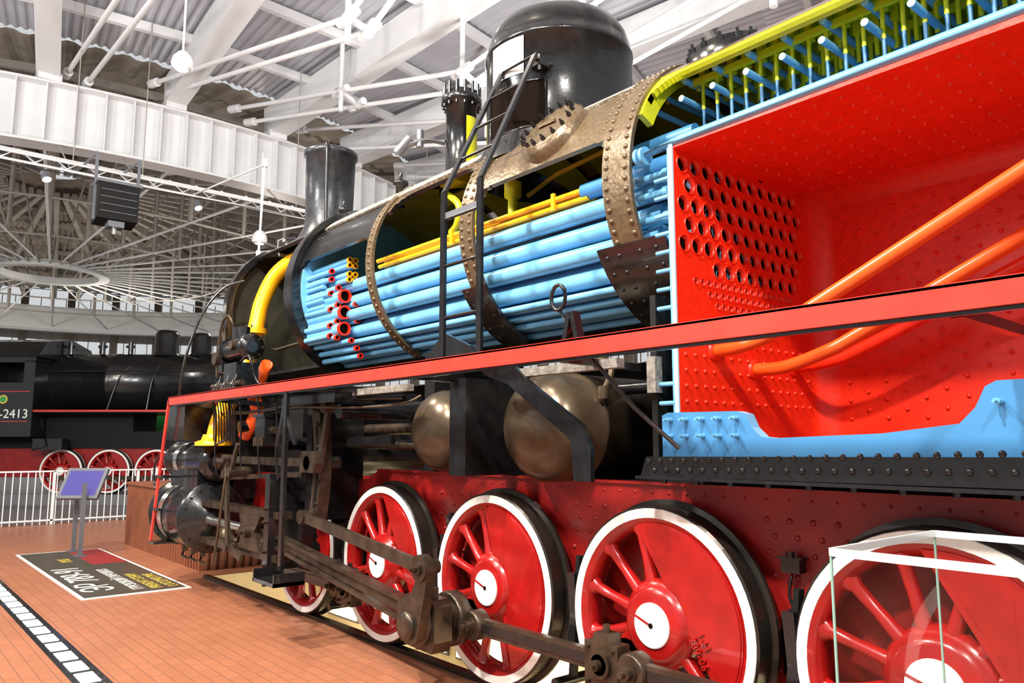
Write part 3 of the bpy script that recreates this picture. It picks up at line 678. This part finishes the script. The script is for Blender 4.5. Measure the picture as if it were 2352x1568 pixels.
poly=[(-2.66,1.555),(1.4,1.60),(1.4,1.86),(-1.06,1.86),(-1.10,1.84),(-1.14,1.76),(-1.20,1.70),(-1.5,1.665),(-2.0,1.648),(-2.07,1.655),(-2.12,1.70),(-2.15,1.765),(-2.20,1.78),(-2.62,1.785),(-2.66,1.77)]
b.prism(poly,-.95,-.88,'mid_blue','y','tube_blue')
for i in range(5):
    for z in(1.66,1.745): b.bolt((-2.60+.10*i,-.95,z),(0,-1,0),.013,'tube_blue',.04)
for x in(-1.05,-.9): b.bolt((x,-.95,1.78),(0,-1,0),.013,'tube_blue',.05)
b.prism([(-2.74,1.455),(1.4,1.47),(1.4,1.60),(-2.70,1.555)],-1.04,-.6,'black_gloss')
b.box((-2.76,-1.06,1.44),(1.4,-1.0,1.456),'black_gloss')
for i in range(44):
    x=-2.68+.075*i;b.rivet((x,-1.04,1.53+.0025*i),(0,-1,0),.015,'black_gloss',8,.8);b.rivet((x+.037,-1.04,1.487+.0015*i),(0,-1,0),.015,'black_gloss',8,.8)
for i in range(16): b.cyl((-2.6+.2*i,-1.02,1.455),(-2.6+.2*i,-1.02,1.42),.016,'black_gloss',n=6)
b.box((-2.7,-.55,1.39),(1.4,.9,1.45),'black_dull')
b.box((-2.80,-.86,1.45),(-2.76,.86,2.45),'black_dull');b.box((-2.80,-.90,1.9),(-2.74,-.84,2.1),'lagging_dark')
for i in range(13): 
    z=1.84+.105*i
    if not 2.02<z<2.17: b.cyl((-2.63,-.86,z),(-2.74,-.86,z),.013,'tube_blue',n=8)
b.obj(L)
b=MB('crown_stays')
for i in range(16):
    x=-3.01+.225*i
    if x>.5: break
    for z,y_,dx in((3.84,-.50,0),(3.70,-.56,0.02)):
        b.cyl((x+dx,y_,z),(x+dx,.75,z-.02),.020,'tube_blue',n=10);b.cyl((x+dx,y_-.004,z),(x+dx,y_,z),.020,'pale_blue',n=10)
for i in range(34):
    x=-2.72+.1*i
    for j in range(8):
        y=-.40+.15*j;zt=ZA+math.sqrt(max(.05,.84**2-y*y))
        b.cyl((x,y,ZT+.03),(x,y,3.66),.011,'deep_blue',n=6,caps=False);b.cyl((x,y,3.66),(x,y,zt),.012,'yellow_green',n=6,caps=False)
        if j<2: b.box((x-.02,y-.01,3.82),(x+.02,y+.04,zt),'yellow_green')
for y in(-.42,-.1,.2): b.bar((-2.8,y,3.84),(1.2,y,3.84),.03,.04,'yellow_green')
b.path([(-2.86,-.86,3.275),(-2.55,-.86,3.295),(1.2,-.86,3.345)],.028,'tube_blue',12)
for x in(-2.86,-2.82): b.lathe((x,-.86,3.275),(1,0,0),[(.055,0),(.055,.02)],'tube_blue',14)
for z in(3.3,3.42,3.54): b.cyl((-3.0,.0,z),(-2.6,.0,z),.05,'olive_inner')
b.obj(L)
b=MB('inner_underframe')
b.box((-8.6,.45,1.39),(-2.8,.5,2.25),'black_dull')
b.box((-5.6,-.5,1.4),(-5.45,.5,2.4),'black_dull');b.cyl((-7.2,-.6,1.6),(-7.2,.6,1.6),.2,'black_gloss')
b.cyl((-8.6,-.55,1.75),(-5.4,-.55,1.75),.05,'rod_steel');b.cyl((-8.4,-.75,1.62),(-5.2,-.75,1.60),.03,'rod_steel')
b.cyl((-6.7,-.7,1.55),(-6.7,.3,1.55),.24,'black_gloss',n=24)
b.cyl((-7.9,-.4,1.95),(-3,-.4,1.98),.04,'black_gloss')
b.obj(L)
# ---------------------------------------------------------------- room: floor, pit, rails
b=MB('floor')
def fq(x0,x1,y0,y1,mt,z=0): b.add([(x0,y0,z),(x1,y0,z),(x1,y1,z),(x0,y1,z)],[(0,1,2,3)],mt)
fq(-18.6,14,-22,-.74,'brick_paving');fq(-18.6,14,.74,26,'brick_paving');fq(-18.6,-9.95,-.74,.74,'brick_paving');fq(6,14,-.74,.74,'brick_paving')
fq(-90,-18.6,-50,60,'hall_floor',-.02);fq(-90,14,26,60,'hall_floor',-.02)
b.box((-9.95,-.76,-1.0),(6,-.74,0),'pit_cream');b.box((-9.95,.74,-1.0),(6,.76,0),'pit_cream');b.box((-9.97,-.74,-1),(-9.95,.74,0),'pit_cream');b.box((6,-.74,-1),(6.02,.74,0),'pit_cream')
b.box((-9.95,-.74,-1.02),(6,.74,-1.0),'pit_cream')
b.obj()
b=MB('rails')
for y in(-.79,.79):
    b.box((-9.9,y-.035,.0),(6,y+.035,.034),'tyre_steel')
b.obj()
b=MB('pit_lights')
for i in range(16):
    x=-9.6+.95*i;b.box((x,.70,-.55),(x+.75,.738,-.12),'pit_lamp');b.box((x-.03,.715,-.58),(x+.78,.739,-.09),'grey_metal')
b.obj()
b=MB('floor_light_strip')
b.box((-18,-2.95,.0),(3,-2.735,.006),'black_gloss')
x=-17.9
while x<2.8:
    b.box((x,-2.905,.004),(x+.27,-2.785,.010),'led_white');x+=.36
b.obj()
S=empty('floor_sign',(-11.45,-1.72,0))
b=MB('sign_panel')
b.box((-2.15,-.55,.001),(2.15,.57,.008),'white_paint');b.box((-2.09,-.51,.006),(2.09,.53,.010),'sign_dark');b.box((-2.09,.10,.009),(-.4,.53,.0115),'sign_red')
b.obj(S)
text('ЭР 789-91',.46,'white_paint',S,(.75,-.12,.012),(0,0,pi),'title_text',.001,'CENTER')
text('1935',.20,'sign_yellow',S,(-1.0,-.05,.012),(0,0,pi),'year_text',.001,'CENTER')
text('ГРУЗОВОЙ ПАРОВОЗ',.17,'white_paint',S,(1.9,.14,.012),(0,0,pi),'russian_text',.001)
text('FREIGHT STEAM\nLOCOMOTIVE',.17,'sign_yellow',S,(1.95,.32,.012),(0,0,pi),'english_text',.001)
K=MB('information_kiosk')
for x,y in((-13.45,-1.55),(-12.85,-1.58)):
    K.bar((x,y,0),(x,y,1.05),.06,.05,'grey_metal',up=(1,0,0));K.box((x-.1,y-.08,0),(x+.1,y+.08,.02),'grey_metal')
kn=V((.62,-.50,.55)).normalized();kr=V((.64,.77,0));ku=kn.cross(kr).normalized()*-1
if ku.z<0: ku=-ku
kc=V((-13.1,-1.55,1.03))
def kq(w,h,o,t,mt):
    vs=[]
    for dz in(o,o+t):
        for a,c_ in((-1,-1),(1,-1),(1,1),(-1,1)): vs.append(kc+kr*(a*w/2)+ku*(c_*h/2)+kn*dz)
    K.add(vs,[(0,1,2,3),(7,6,5,4),(0,4,5,1),(1,5,6,2),(2,6,7,3),(3,7,4,0)],mt)
kq(.60,.52,-.03,.05,'grey_metal');kq(.50,.42,.02,.004,'screen_glow')
K.obj()
b=MB('safety_railing')
y=-9.
while y<5:
    b.cyl((-18.4,y,0),(-18.4,y,1.05),.012,'truss_white',n=6);y+=.13
for z in(.08,1.06): b.bar((-18.4,-9,z),(-18.4,5,z),.05,.03,'truss_white')
y=-9.
while y<5: b.bar((-18.4,y,0),(-18.4,y,1.06),.05,.05,'truss_white',up=(1,0,0));y+=1.6
b.obj()
b=MB('ribbed_track_barrier')
b.box((-14.0,-.66,0),(-10.45,.7,.97),'rib_brown');b.box((-14.05,-.72,.96),(-10.4,.72,1.0),'rib_brown')
x=-14.0
while x<-10.45: b.box((x,-.70,0),(x+.06,-.66,.96),'rib_brown');x+=.11
y=-.66
while y<.66: b.box((-10.45,y,0),(-10.41,y+.06,.96),'rib_brown');y+=.11
b.obj()
G=MB('glass_display_case')
x0,x1,y0,y1,zt=-1.14,.35,-2.1,-1.40,1.32
for p,q in(((x0,y0),(x1,y0)),((x1,y0),(x1,y1)),((x1,y1),(x0,y1)),((x0,y1),(x0,y0))):
    G.bar((*p,zt),(*q,zt),.012,.022,'case_frame')
for p,q in(((x0,y0),(x1,y0)),((x1,y0),(x1,y1)),((x1,y1),(x0,y1)),((x0,y1),(x0,y0))):
    G.add([(*p,.05),(*q,.05),(*q,zt-.012),(*p,zt-.012)],[(0,1,2,3)],'case_glass')
G.box((x0-.02,y0-.02,0),(x1+.02,y1+.02,.05),'case_frame')
for p in((x0,y0),(x0,y1),(x1,y0),(x1,y1)): G.bar((*p,.05),(*p,zt),.006,.006,'case_edge',up=(1,0,0))
G.obj()
# ---------------------------------------------------------------- rotunda structure
CX,CY,RR=-38.,1.7,17.7
def PP(rho,deg,z): a=math.radians(deg);return V((CX+rho*math.cos(a),CY+rho*math.sin(a),z))
b=MB('ceiling_ring_beam')
def ringband(r0,r1,z0,z1,mt,a0=0,a1=360,n=160):
    vs=[]
    for i in range(n+1):
        a=a0+(a1-a0)*i/n
        vs+=[PP(r0,a,z0),PP(r1,a,z0),PP(r1,a,z1),PP(r0,a,z1)]
    fs=[]
    for i in range(n):
        for k in range(4): fs.append((4*i+k,4*i+(k+1)%4,4*i+4+(k+1)%4,4*i+4+k))
    b.add(vs,fs,mt)
ringband(RR-.02,RR+.02,8.62,10.1,'truss_white');ringband(RR-.3,RR+.3,8.58,8.64,'truss_white');ringband(RR-.3,RR+.3,10.06,10.12,'truss_white')
for i in range(180):
    a=i*2
    b.bar(PP(RR+.02,a,9.35),PP(RR+.26,a,9.35),.03,1.42,'truss_white')
ringband(1.9,2.1,8.85,9.1,'truss_white',n=48);ringband(1.9,2.3,8.8,8.85,'truss_white',n=48)
b.obj()
b=MB('ceiling_girders')
for k in range(-5,11):
    a=-10+9*k
    p=PP(RR-.2,a,10.65);q=PP(RR+24,a,13.0)
    b.bar(p,q,.36,.85,'truss_white')
    b.bar(p+V((0,0,-.44)),q+V((0,0,-.44)),.5,.05,'truss_white')
    b.bar(PP(RR+.1,a,10.1),PP(RR+.1,a,10.3),.5,.5,'truss_white')
for rho,z in((19.6,11.25),(21.9,11.45),(24.2,11.65),(26.5,11.85),(28.8,12.1),(31.2,12.3),(33.6,12.55),(36,12.8),(38.5,13.0)):
    for k in range(-5,10): b.bar(PP(rho,-10+9*k,z),PP(rho,-1+9*k,z),.14,.22,'truss_white')
b.obj()
b=MB('ceiling_tie_rods')
def rodpair(p,q,off,r=.055):
    p=V(p);q=V(q);o=V(off)
    for s_ in(0,1): b.cyl(p+o*s_,q+o*s_,r,'truss_white',n=10)
    b.cyl(p-(q-p).normalized()*.1,p+(q-p).normalized()*.25,r*2,'truss_white',n=10);b.cyl(p+o-(q-p).normalized()*.1,p+o+(q-p).normalized()*.25,r*2,'truss_white',n=10)
def joint(p,ztop,off):
    p=V(p);b.cyl(p-V((0,0,.5)),(p.x,p.y,ztop),.06,'truss_white',n=10)
    d=V(off);b.bar(p-d*.2,p+d*1.2,.1,.1,'truss_white')
    for s_ in(0,1):
        for e in(-.25,.25): b.lathe(p+d*s_+V((e,0,0)),(1,0,0),[(.09,-.07),(.09,.07)],'truss_white',10)
rodpair((-20.0,.8,10.6),(-12.2,2.1,9.4),(.0,.45,-.1));rodpair((-12.2,2.1,9.4),(-2,1.2,11.2),(.0,.45,-.1));joint((-12.2,2.1,9.4),12.2,(0,.45,-.1))
rodpair((-20.2,2.9,10.6),(-13,5.3,9.7),(.0,.45,-.25));rodpair((-13,5.3,9.7),(-4,6.6,11.4),(.0,.45,-.1));joint((-13,5.3,9.7),12.2,(0,.45,-.2));joint((-16.4,4.15,10.1),12,(0,.45,-.2))
rodpair((-20.8,5.1,10.8),(-14.8,7.4,9.8),(.0,.5,-.5));rodpair((-14.8,7.4,9.8),(-6,9,11.4),(.0,.5,-.3));joint((-14.8,7.4,9.8),12.2,(0,.5,-.3))
rodpair((-20.6,-1.0,10.5),(-13,-1.2,9.6),(.0,.45,-.1))
rodpair((-21,8.6,10.6),(-15,11.4,9.8),(.0,.5,-.3))
for p in((-9.5,5.5),(-6.5,7.0),(-12,8.5)): b.cyl((*p,8.9),(*p,12.5),.07,'truss_white',n=10)
b.obj()
b=MB('ceiling')
def deck(r0,z0,r1,z1,a0,a1,step,amp,mt):
    n=int((a1-a0)/step);vs=[]
    for i in range(n+1):
        a=a0+i*step;h=amp if (i//2)%2 else 0
        vs+=[PP(r0,a,z0+h),PP(r1,a,z1+h)]
    b.add(vs,[(2*i,2*i+2,2*i+3,2*i+1) for i in range(n)],mt)
deck(RR,11.35,30,12.45,-56,82,.16,.05,'deck_metal');deck(30,12.45,RR+24,13.65,-56,82,.11,.05,'deck_metal')
deck(1.,13.4,RR,11.25,0,360,.5,.07,'deck_brown')
b.obj()
b=MB('ceiling_inner_trusses')
for k in range(36):
    a=-10+10*k
    b.bar(PP(2.0,a,12.9),PP(RR,a,10.9),.22,.4,'truss_grey')
    b.cyl(PP(2.1,a,8.95),PP(RR,a,8.9),.04,'truss_white',n=6)
    for rho in(7,12): b.cyl(PP(rho,a,8.95),PP(rho,a,12.9-2*(rho-2.6)/15.1),.08,'truss_grey',n=6)
    b.cyl(PP(2.1,a,8.95),PP(7,a,12.2),.035,'truss_grey',n=6)
    if k%2: b.cyl(PP(7,a,8.95),PP(12,a,11.5),.035,'truss_grey',n=6)
    for rho in(4,6,8,10,12,14,16):
        z=12.95-2*(rho-2.6)/15.1;b.bar(PP(rho,a,z),PP(rho,a+10,z),.12,.2,'truss_grey')
    for rho in(7,12): b.cyl(PP(rho,a,8.95),PP(rho,a+10,8.95),.04,'truss_grey',n=6)
b.obj()
b=MB('wall_back')
RW=28.5
for k in range(60):
    a=k*6
    if -60<((a+180)%360-180)<60: continue
    b.bar(PP(RW,a,6.5),PP(RW+.6,a,6.5),.5,13,'wall_tan')
def wb(z0,z1,r=RW+.2,mt='wall_tan',a0=66,a1=294):
    vs=[];n=80
    for i in range(n+1):
        a=a0+(a1-a0)*i/n;vs+=[PP(r,a,z0),PP(r,a,z1)]
    b.add(vs,[(2*i,2*i+2,2*i+3,2*i+1) for i in range(n)],mt)
wb(0,2.8);wb(9.3,10.9,mt='truss_grey')
for z in(4.4,5.9,7.6,11.7): wb(z,z+.12,RW+.1,'truss_grey')
for k in range(140):
    a=66+k*1.63
    if a<294: b.bar(PP(RW+.15,a,2.8),PP(RW+.15,a,12.5),.05,.05,'truss_grey',up=(1,0,0))
b.obj()
b=MB('ceiling_perimeter')
vs=[]
for i in range(81):
    a=66+228*i/80;vs+=[PP(RR,a,11.25),PP(RW+1,a,13.2)]
b.add(vs,[(2*i,2*i+2,2*i+3,2*i+1) for i in range(80)],'deck_brown')
b.obj()
b=MB('ceiling_lighting_truss')
for dz,dx in((0,0),(.22,0),(.11,.2)): b.cyl((-18.4+dx,-9,7.45+dz),(-18.4+dx,9.5,7.38+dz),.03,'truss_white',n=6)
y=-9
while y<9.3:
    b.cyl((-18.4,y,7.45),(-18.4,y+.3,7.67),.015,'truss_white',n=5);b.cyl((-18.4,y+.3,7.67),(-18.4,y+.6,7.45),.015,'truss_white',n=5);y+=.6
for y in(-1.1,.3,4,8,-5): b.cyl((-18.4,y,7.4),(-20.3,y,8.6),.02,'truss_grey',n=5);b.cyl((-18.4,y,7.6),(-18.4,y,11.4),.012,'truss_grey',n=5)
b.cyl((-17.6,-12,6.95),(-17.8,9,7.3),.012,'black_gloss',n=5)
for y in(-1.6,1.5,5.2): b.lathe((-18.3,y,7.2),(.5,.2,-1),[(.05,-.1),(.09,0),(.10,.12)],'grey_metal',12);b.lathe((-18.3,y,7.2),(.5,.2,-1),[(.085,.125),(0,.125)],'lamp_glow',12,False)
b.obj()
b=MB('ceiling_loudspeaker')
b.prism([(-17.3,6.05),(-16.85,6.12),(-16.8,6.85),(-17.3,6.85)],-.88,-.12,'black_dull')
b.box((-17.35,-.92,6.84),(-16.75,-.08,6.90),'grey_metal')
for y in(-.90,-.10): b.bar((-17.05,y,6.1),(-17.05,y,7.5),.06,.03,'grey_metal',up=(1,0,0))
b.box((-17.2,-.65,5.98),(-16.9,-.35,6.1),'grey_metal');b.cyl((-17.05,-.5,5.85),(-17.05,-.5,6.0),.05,'steel_bright')
for z in(6.25,6.4,6.55,6.7): b.box((-16.84,-.84,z),(-16.8,-.16,z+.012),'grey_metal')
for y in(-.90,-.10): b.cyl((-17.05,y,7.5),(-18.4,y,7.6),.03,'grey_metal',n=6)
b.obj()
def spot(px_,name='ceiling_spotlight'):
    b=MB(name);p=V(px_)
    b.lathe(p,(0,0,1),[(.0,-.14),(.13,-.12),(.19,-.02),(.16,.1),(.08,.2),(.03,.22)],'truss_white',20,False);b.lathe(p,(0,0,-1),[(.17,.06),(.10,.125),(0,.15)],'lamp_glow',16,False)
    b.cyl(p+V((0,0,.2)),p+V((0,0,2.2)),.02,'truss_white',n=6);b.obj()
spot((-13.6,-.35,8.25));spot((-8.1,.75,7.9));spot((-18.2,3.0,6.6))
b=MB('ceiling_hook_rod')
b.cyl((-14.2,1.4,5.2),(-14.2,1.45,7.0),.022,'truss_white',n=6);b.cyl((-14.2,1.4,5.15),(-14.2,1.4,5.27),.05,'truss_white',n=8);b.cyl((-14.2,1.45,6.95),(-14.2,1.45,7.1),.06,'truss_white',n=8);b.cyl((-14.2,1.45,7.0),(-18.4,1.45,7.45),.02,'truss_white',n=6)
b.obj()
# ---------------------------------------------------------------- background black locomotive
def bg_loco():
    ang=math.atan2(2.0,1.7);sh=.48
    B=empty('black_steam_locomotive',(-25.3+sh*math.cos(ang),.35+sh*math.sin(ang),.25))
    B.rotation_euler=(0,0,ang)
    for i in range(5):
        w=bpy.data.objects.new('wheel_%d'%(i+1),wm);C.objects.link(w);w.parent=B;w.location=(1.30*i,-.75,.62);w.scale=(.96,1,.96)
    b=MB('body')
    b.box((-3.5,-.62,.45),(8.5,.62,1.25),'frame_red');b.box((-3.6,-1.35,2.2),(9,1.35,2.26),'black_gloss');b.box((-3.6,-1.37,2.22),(9,-1.35,2.27),'board_red')
    b.box((-3.5,-.7,1.25),(8.5,.7,1.7),'black_dull');b.box((-3.5,-.7,1.7),(1.85,.7,2.2),'black_dull');b.box((3.0,-.7,1.7),(8.5,.7,2.2),'black_dull')
    b.lathe((-1.0,0,3.1),(1,0,0),[(.82,0),(.82,2),(.835,2.01),(.835,2.1),(.82,2.11),(.82,4.5),(.86,4.52),(.86,8.2),(.6,8.4),(0,8.45)],'black_gloss',32)
    for x,r,h in((2.35,.33,.78),(3.35,.28,.7)): b.lathe((x,0,3.85),(0,0,1),[(r+.1,0),(r,.1),(r,h-.15),(r-.06,h-.03),(0,h)],'black_gloss',24)
    b.lathe((7.4,0,3.85),(0,0,1),[(.35,0),(.25,.1),(.27,.9)],'black_gloss',24)
    for x in(-.3,.6,1.4): b.cyl((x,-.2,3.9),(x,-.2,4.25),.07,'black_gloss');b.cyl((x-.12,-.2,4.12),(x+.12,-.2,4.12),.04,'black_gloss')
    b.path([(2.0,-.4,3.8),(1.5,-.8,3.3),(1.2,-.95,2.2)],.03,'black_gloss',6,4);b.path([(2.7,-.4,3.8),(2.4,-.8,3.3),(2.3,-.95,2.2)],.03,'black_gloss',6,4)
    b.cyl((-1,-.95,3.35),(7,-.95,3.35),.02,'black_gloss')
    b.box((-2.9,-1.4,1.55),(-.55,1.4,3.0),'black_gloss');b.box((-2.9,-1.4,3.55),(-.55,1.4,3.75),'black_gloss')
    for x0,x1 in((-2.9,-2.6),(-1.85,-1.7),(-.85,-.55)): b.box((x0,-1.4,3.0),(x1,1.4,3.6),'black_gloss')
    b.prism([(-1.5,3.7),(1.5,3.7),(1.1,4.15),(0,4.35),(-1.1,4.15)],-3.0,-.45,'black_gloss','x')
    b.box((-2.3,-1.405,1.95),(-.65,-1.40,1.97),'board_red');b.box((-2.3,-1.405,2.75),(-.65,-1.40,2.77),'board_red')
    b.lathe((-1.35,-1.40,2.55),(0,-1,0),[(.12,0),(.12,.01),(0,.01)],'sign_yellow',16,False,False);b.lathe((-1.35,-1.41,2.55),(0,-1,0),[(.08,0),(.08,.01),(0,.01)],'green_paint',16,False,False)
    b.bar((0,-1.0,.45),(5.3,-1.0,.45),.04,.1,'rod_steel');b.cyl((6.2,-1.1,.7),(7.3,-1.1,.7),.35,'black_gloss')
    b.path([(-.4,-1.2,2.0),(-.2,-1.2,1.3),(-.6,-1.2,1.2)],.03,'black_gloss',6);b.box((-.6,-1.2,1.2),(.2,-.9,1.5),'black_gloss')
    b.obj(B)
    text('Э -2413',.34,'white_paint',B,(-.64,-1.41,2.05),(pi/2,0,0),'number_text',.004,'RIGHT')
    b=MB('track_plinth');b.box((-5,-1.0,-.27),(9.5,1.0,.0),'hall_floor');b.obj(B)
bg_loco()
def green_loco():
    B=empty('green_steam_locomotive',(-27.6,5.6,0.1));B.rotation_euler=(0,0,math.atan2(2.0,1.7))
    b=MB('body')
    b.lathe((-3,0,2.3),(1,0,0),[(.7,0),(.7,5),(.5,5.2),(0,5.25)],'green_paint',24);b.box((-4.5,-1.2,1.5),(3,1.2,1.6),'frame_red');b.box((-4.5,-1.2,1.0),(3,-1.1,1.5),'fire_red')
    b.box((-4.5,-1.1,1.6),(-3,1.1,3.0),'green_paint');b.lathe((1.5,0,2.9),(0,0,1),[(.3,0),(.2,.1),(.22,.8)],'black_gloss',16)
    b.box((-1.5,-1.25,1.6),(.3,-1.0,2.0),'green_paint')
    for i in range(4):
        b.lathe((-3+1.5*i,-.8,.6),(0,1,0),[(.45,0),(.6,0),(.6,.1),(.45,.1)],'fire_red',24,False,False)
        for k in range(4): t=k*pi/4;b.bar((-3+1.5*i-.5*math.cos(t),-.75,.6-.5*math.sin(t)),(-3+1.5*i+.5*math.cos(t),-.75,.6+.5*math.sin(t)),.05,.05,'fire_red')
    b.obj(B)
green_loco()
# ---------------------------------------------------------------- lights
w=bpy.data.worlds.new('World');bpy.context.scene.world=w;w.use_nodes=True
bgn=w.node_tree.nodes['Background'];bgn.inputs[0].default_value=(.95,.98,1,1);bgn.inputs[1].default_value=.66
def area(loc,tgt,size,en,col=(1,1,1),nm='key_light'):
    l=bpy.data.lights.new(nm,'AREA');l.energy=en;l.size=size;l.color=col;o=bpy.data.objects.new(nm,l);C.objects.link(o);o.location=loc
    o.rotation_euler=(V(tgt)-V(loc)).to_track_quat('-Z','Y').to_euler();return o
area((-1.5,-7,8.5),(-2.5,-.5,3),.4,1150,(1,.95,.88));area((-6.5,-6.5,8.5),(-6,-.5,3),.4,1050,(1,.95,.88));area((2.5,-5,7),(-2,0,2.6),.4,420,(1,.95,.88))  # key lights without fixtures, added for highlights on boiler and dome
area((-11,-4,9),(-9,-1,1),.6,480,(1,.85,.65));area((-4,-5,9.5),(-4,0,4),.4,380,(1,.88,.68))
area((-8,-9,6),(-14,3,12),1.5,720,(1,.98,.95),'roof_fill');area((-10,6,5.5),(-12,5,12),1.5,480,(1,.98,.95),'roof_fill');area((-2,3,6.5),(-8,6,12),1.5,260,(1,.98,.95),'roof_fill')  # unseen fill lights, added to brighten the roof deck and ring beam
area((-14,-8,5),(-20.5,2,9.4),1.2,400,(1,.98,.95),'roof_fill')
for p,e in(((-30,-6,7),550),((-40,6,7),900),((-48,-2,6),800),((-25,6,7),300)):  # bare point fills, added because the closed inner roof stays dark
    l=bpy.data.lights.new('hall_fill','POINT');l.energy=e;l.shadow_soft_size=.6;l.color=(1,.91,.80);o=bpy.data.objects.new('hall_fill',l);C.objects.link(o);o.location=p
for x in(-8.3,-5,-2):
    l=bpy.data.lights.new('pit_lamp','POINT');l.energy=25;l.shadow_soft_size=.15;l.color=(1,.8,.5);o=bpy.data.objects.new('pit_lamp_light',l);C.objects.link(o);o.location=(x,.2,-.5)
# ---------------------------------------------------------------- camera
cd=bpy.data.cameras.new('camera');co=bpy.data.objects.new('camera',cd);C.objects.link(co)
cd.sensor_width=36;cd.lens=1783.7/2352*36;cd.clip_end=300
co.location=(0,-4.2376,1.6233)
yaw,pitch=.7005,.1305
fw=V((-math.cos(yaw)*math.cos(pitch),math.sin(yaw)*math.cos(pitch),math.sin(pitch)))
co.rotation_euler=fw.to_track_quat('-Z','Y').to_euler()
bpy.context.scene.camera=co
bpy.context.scene.view_settings.view_transform='Standard'
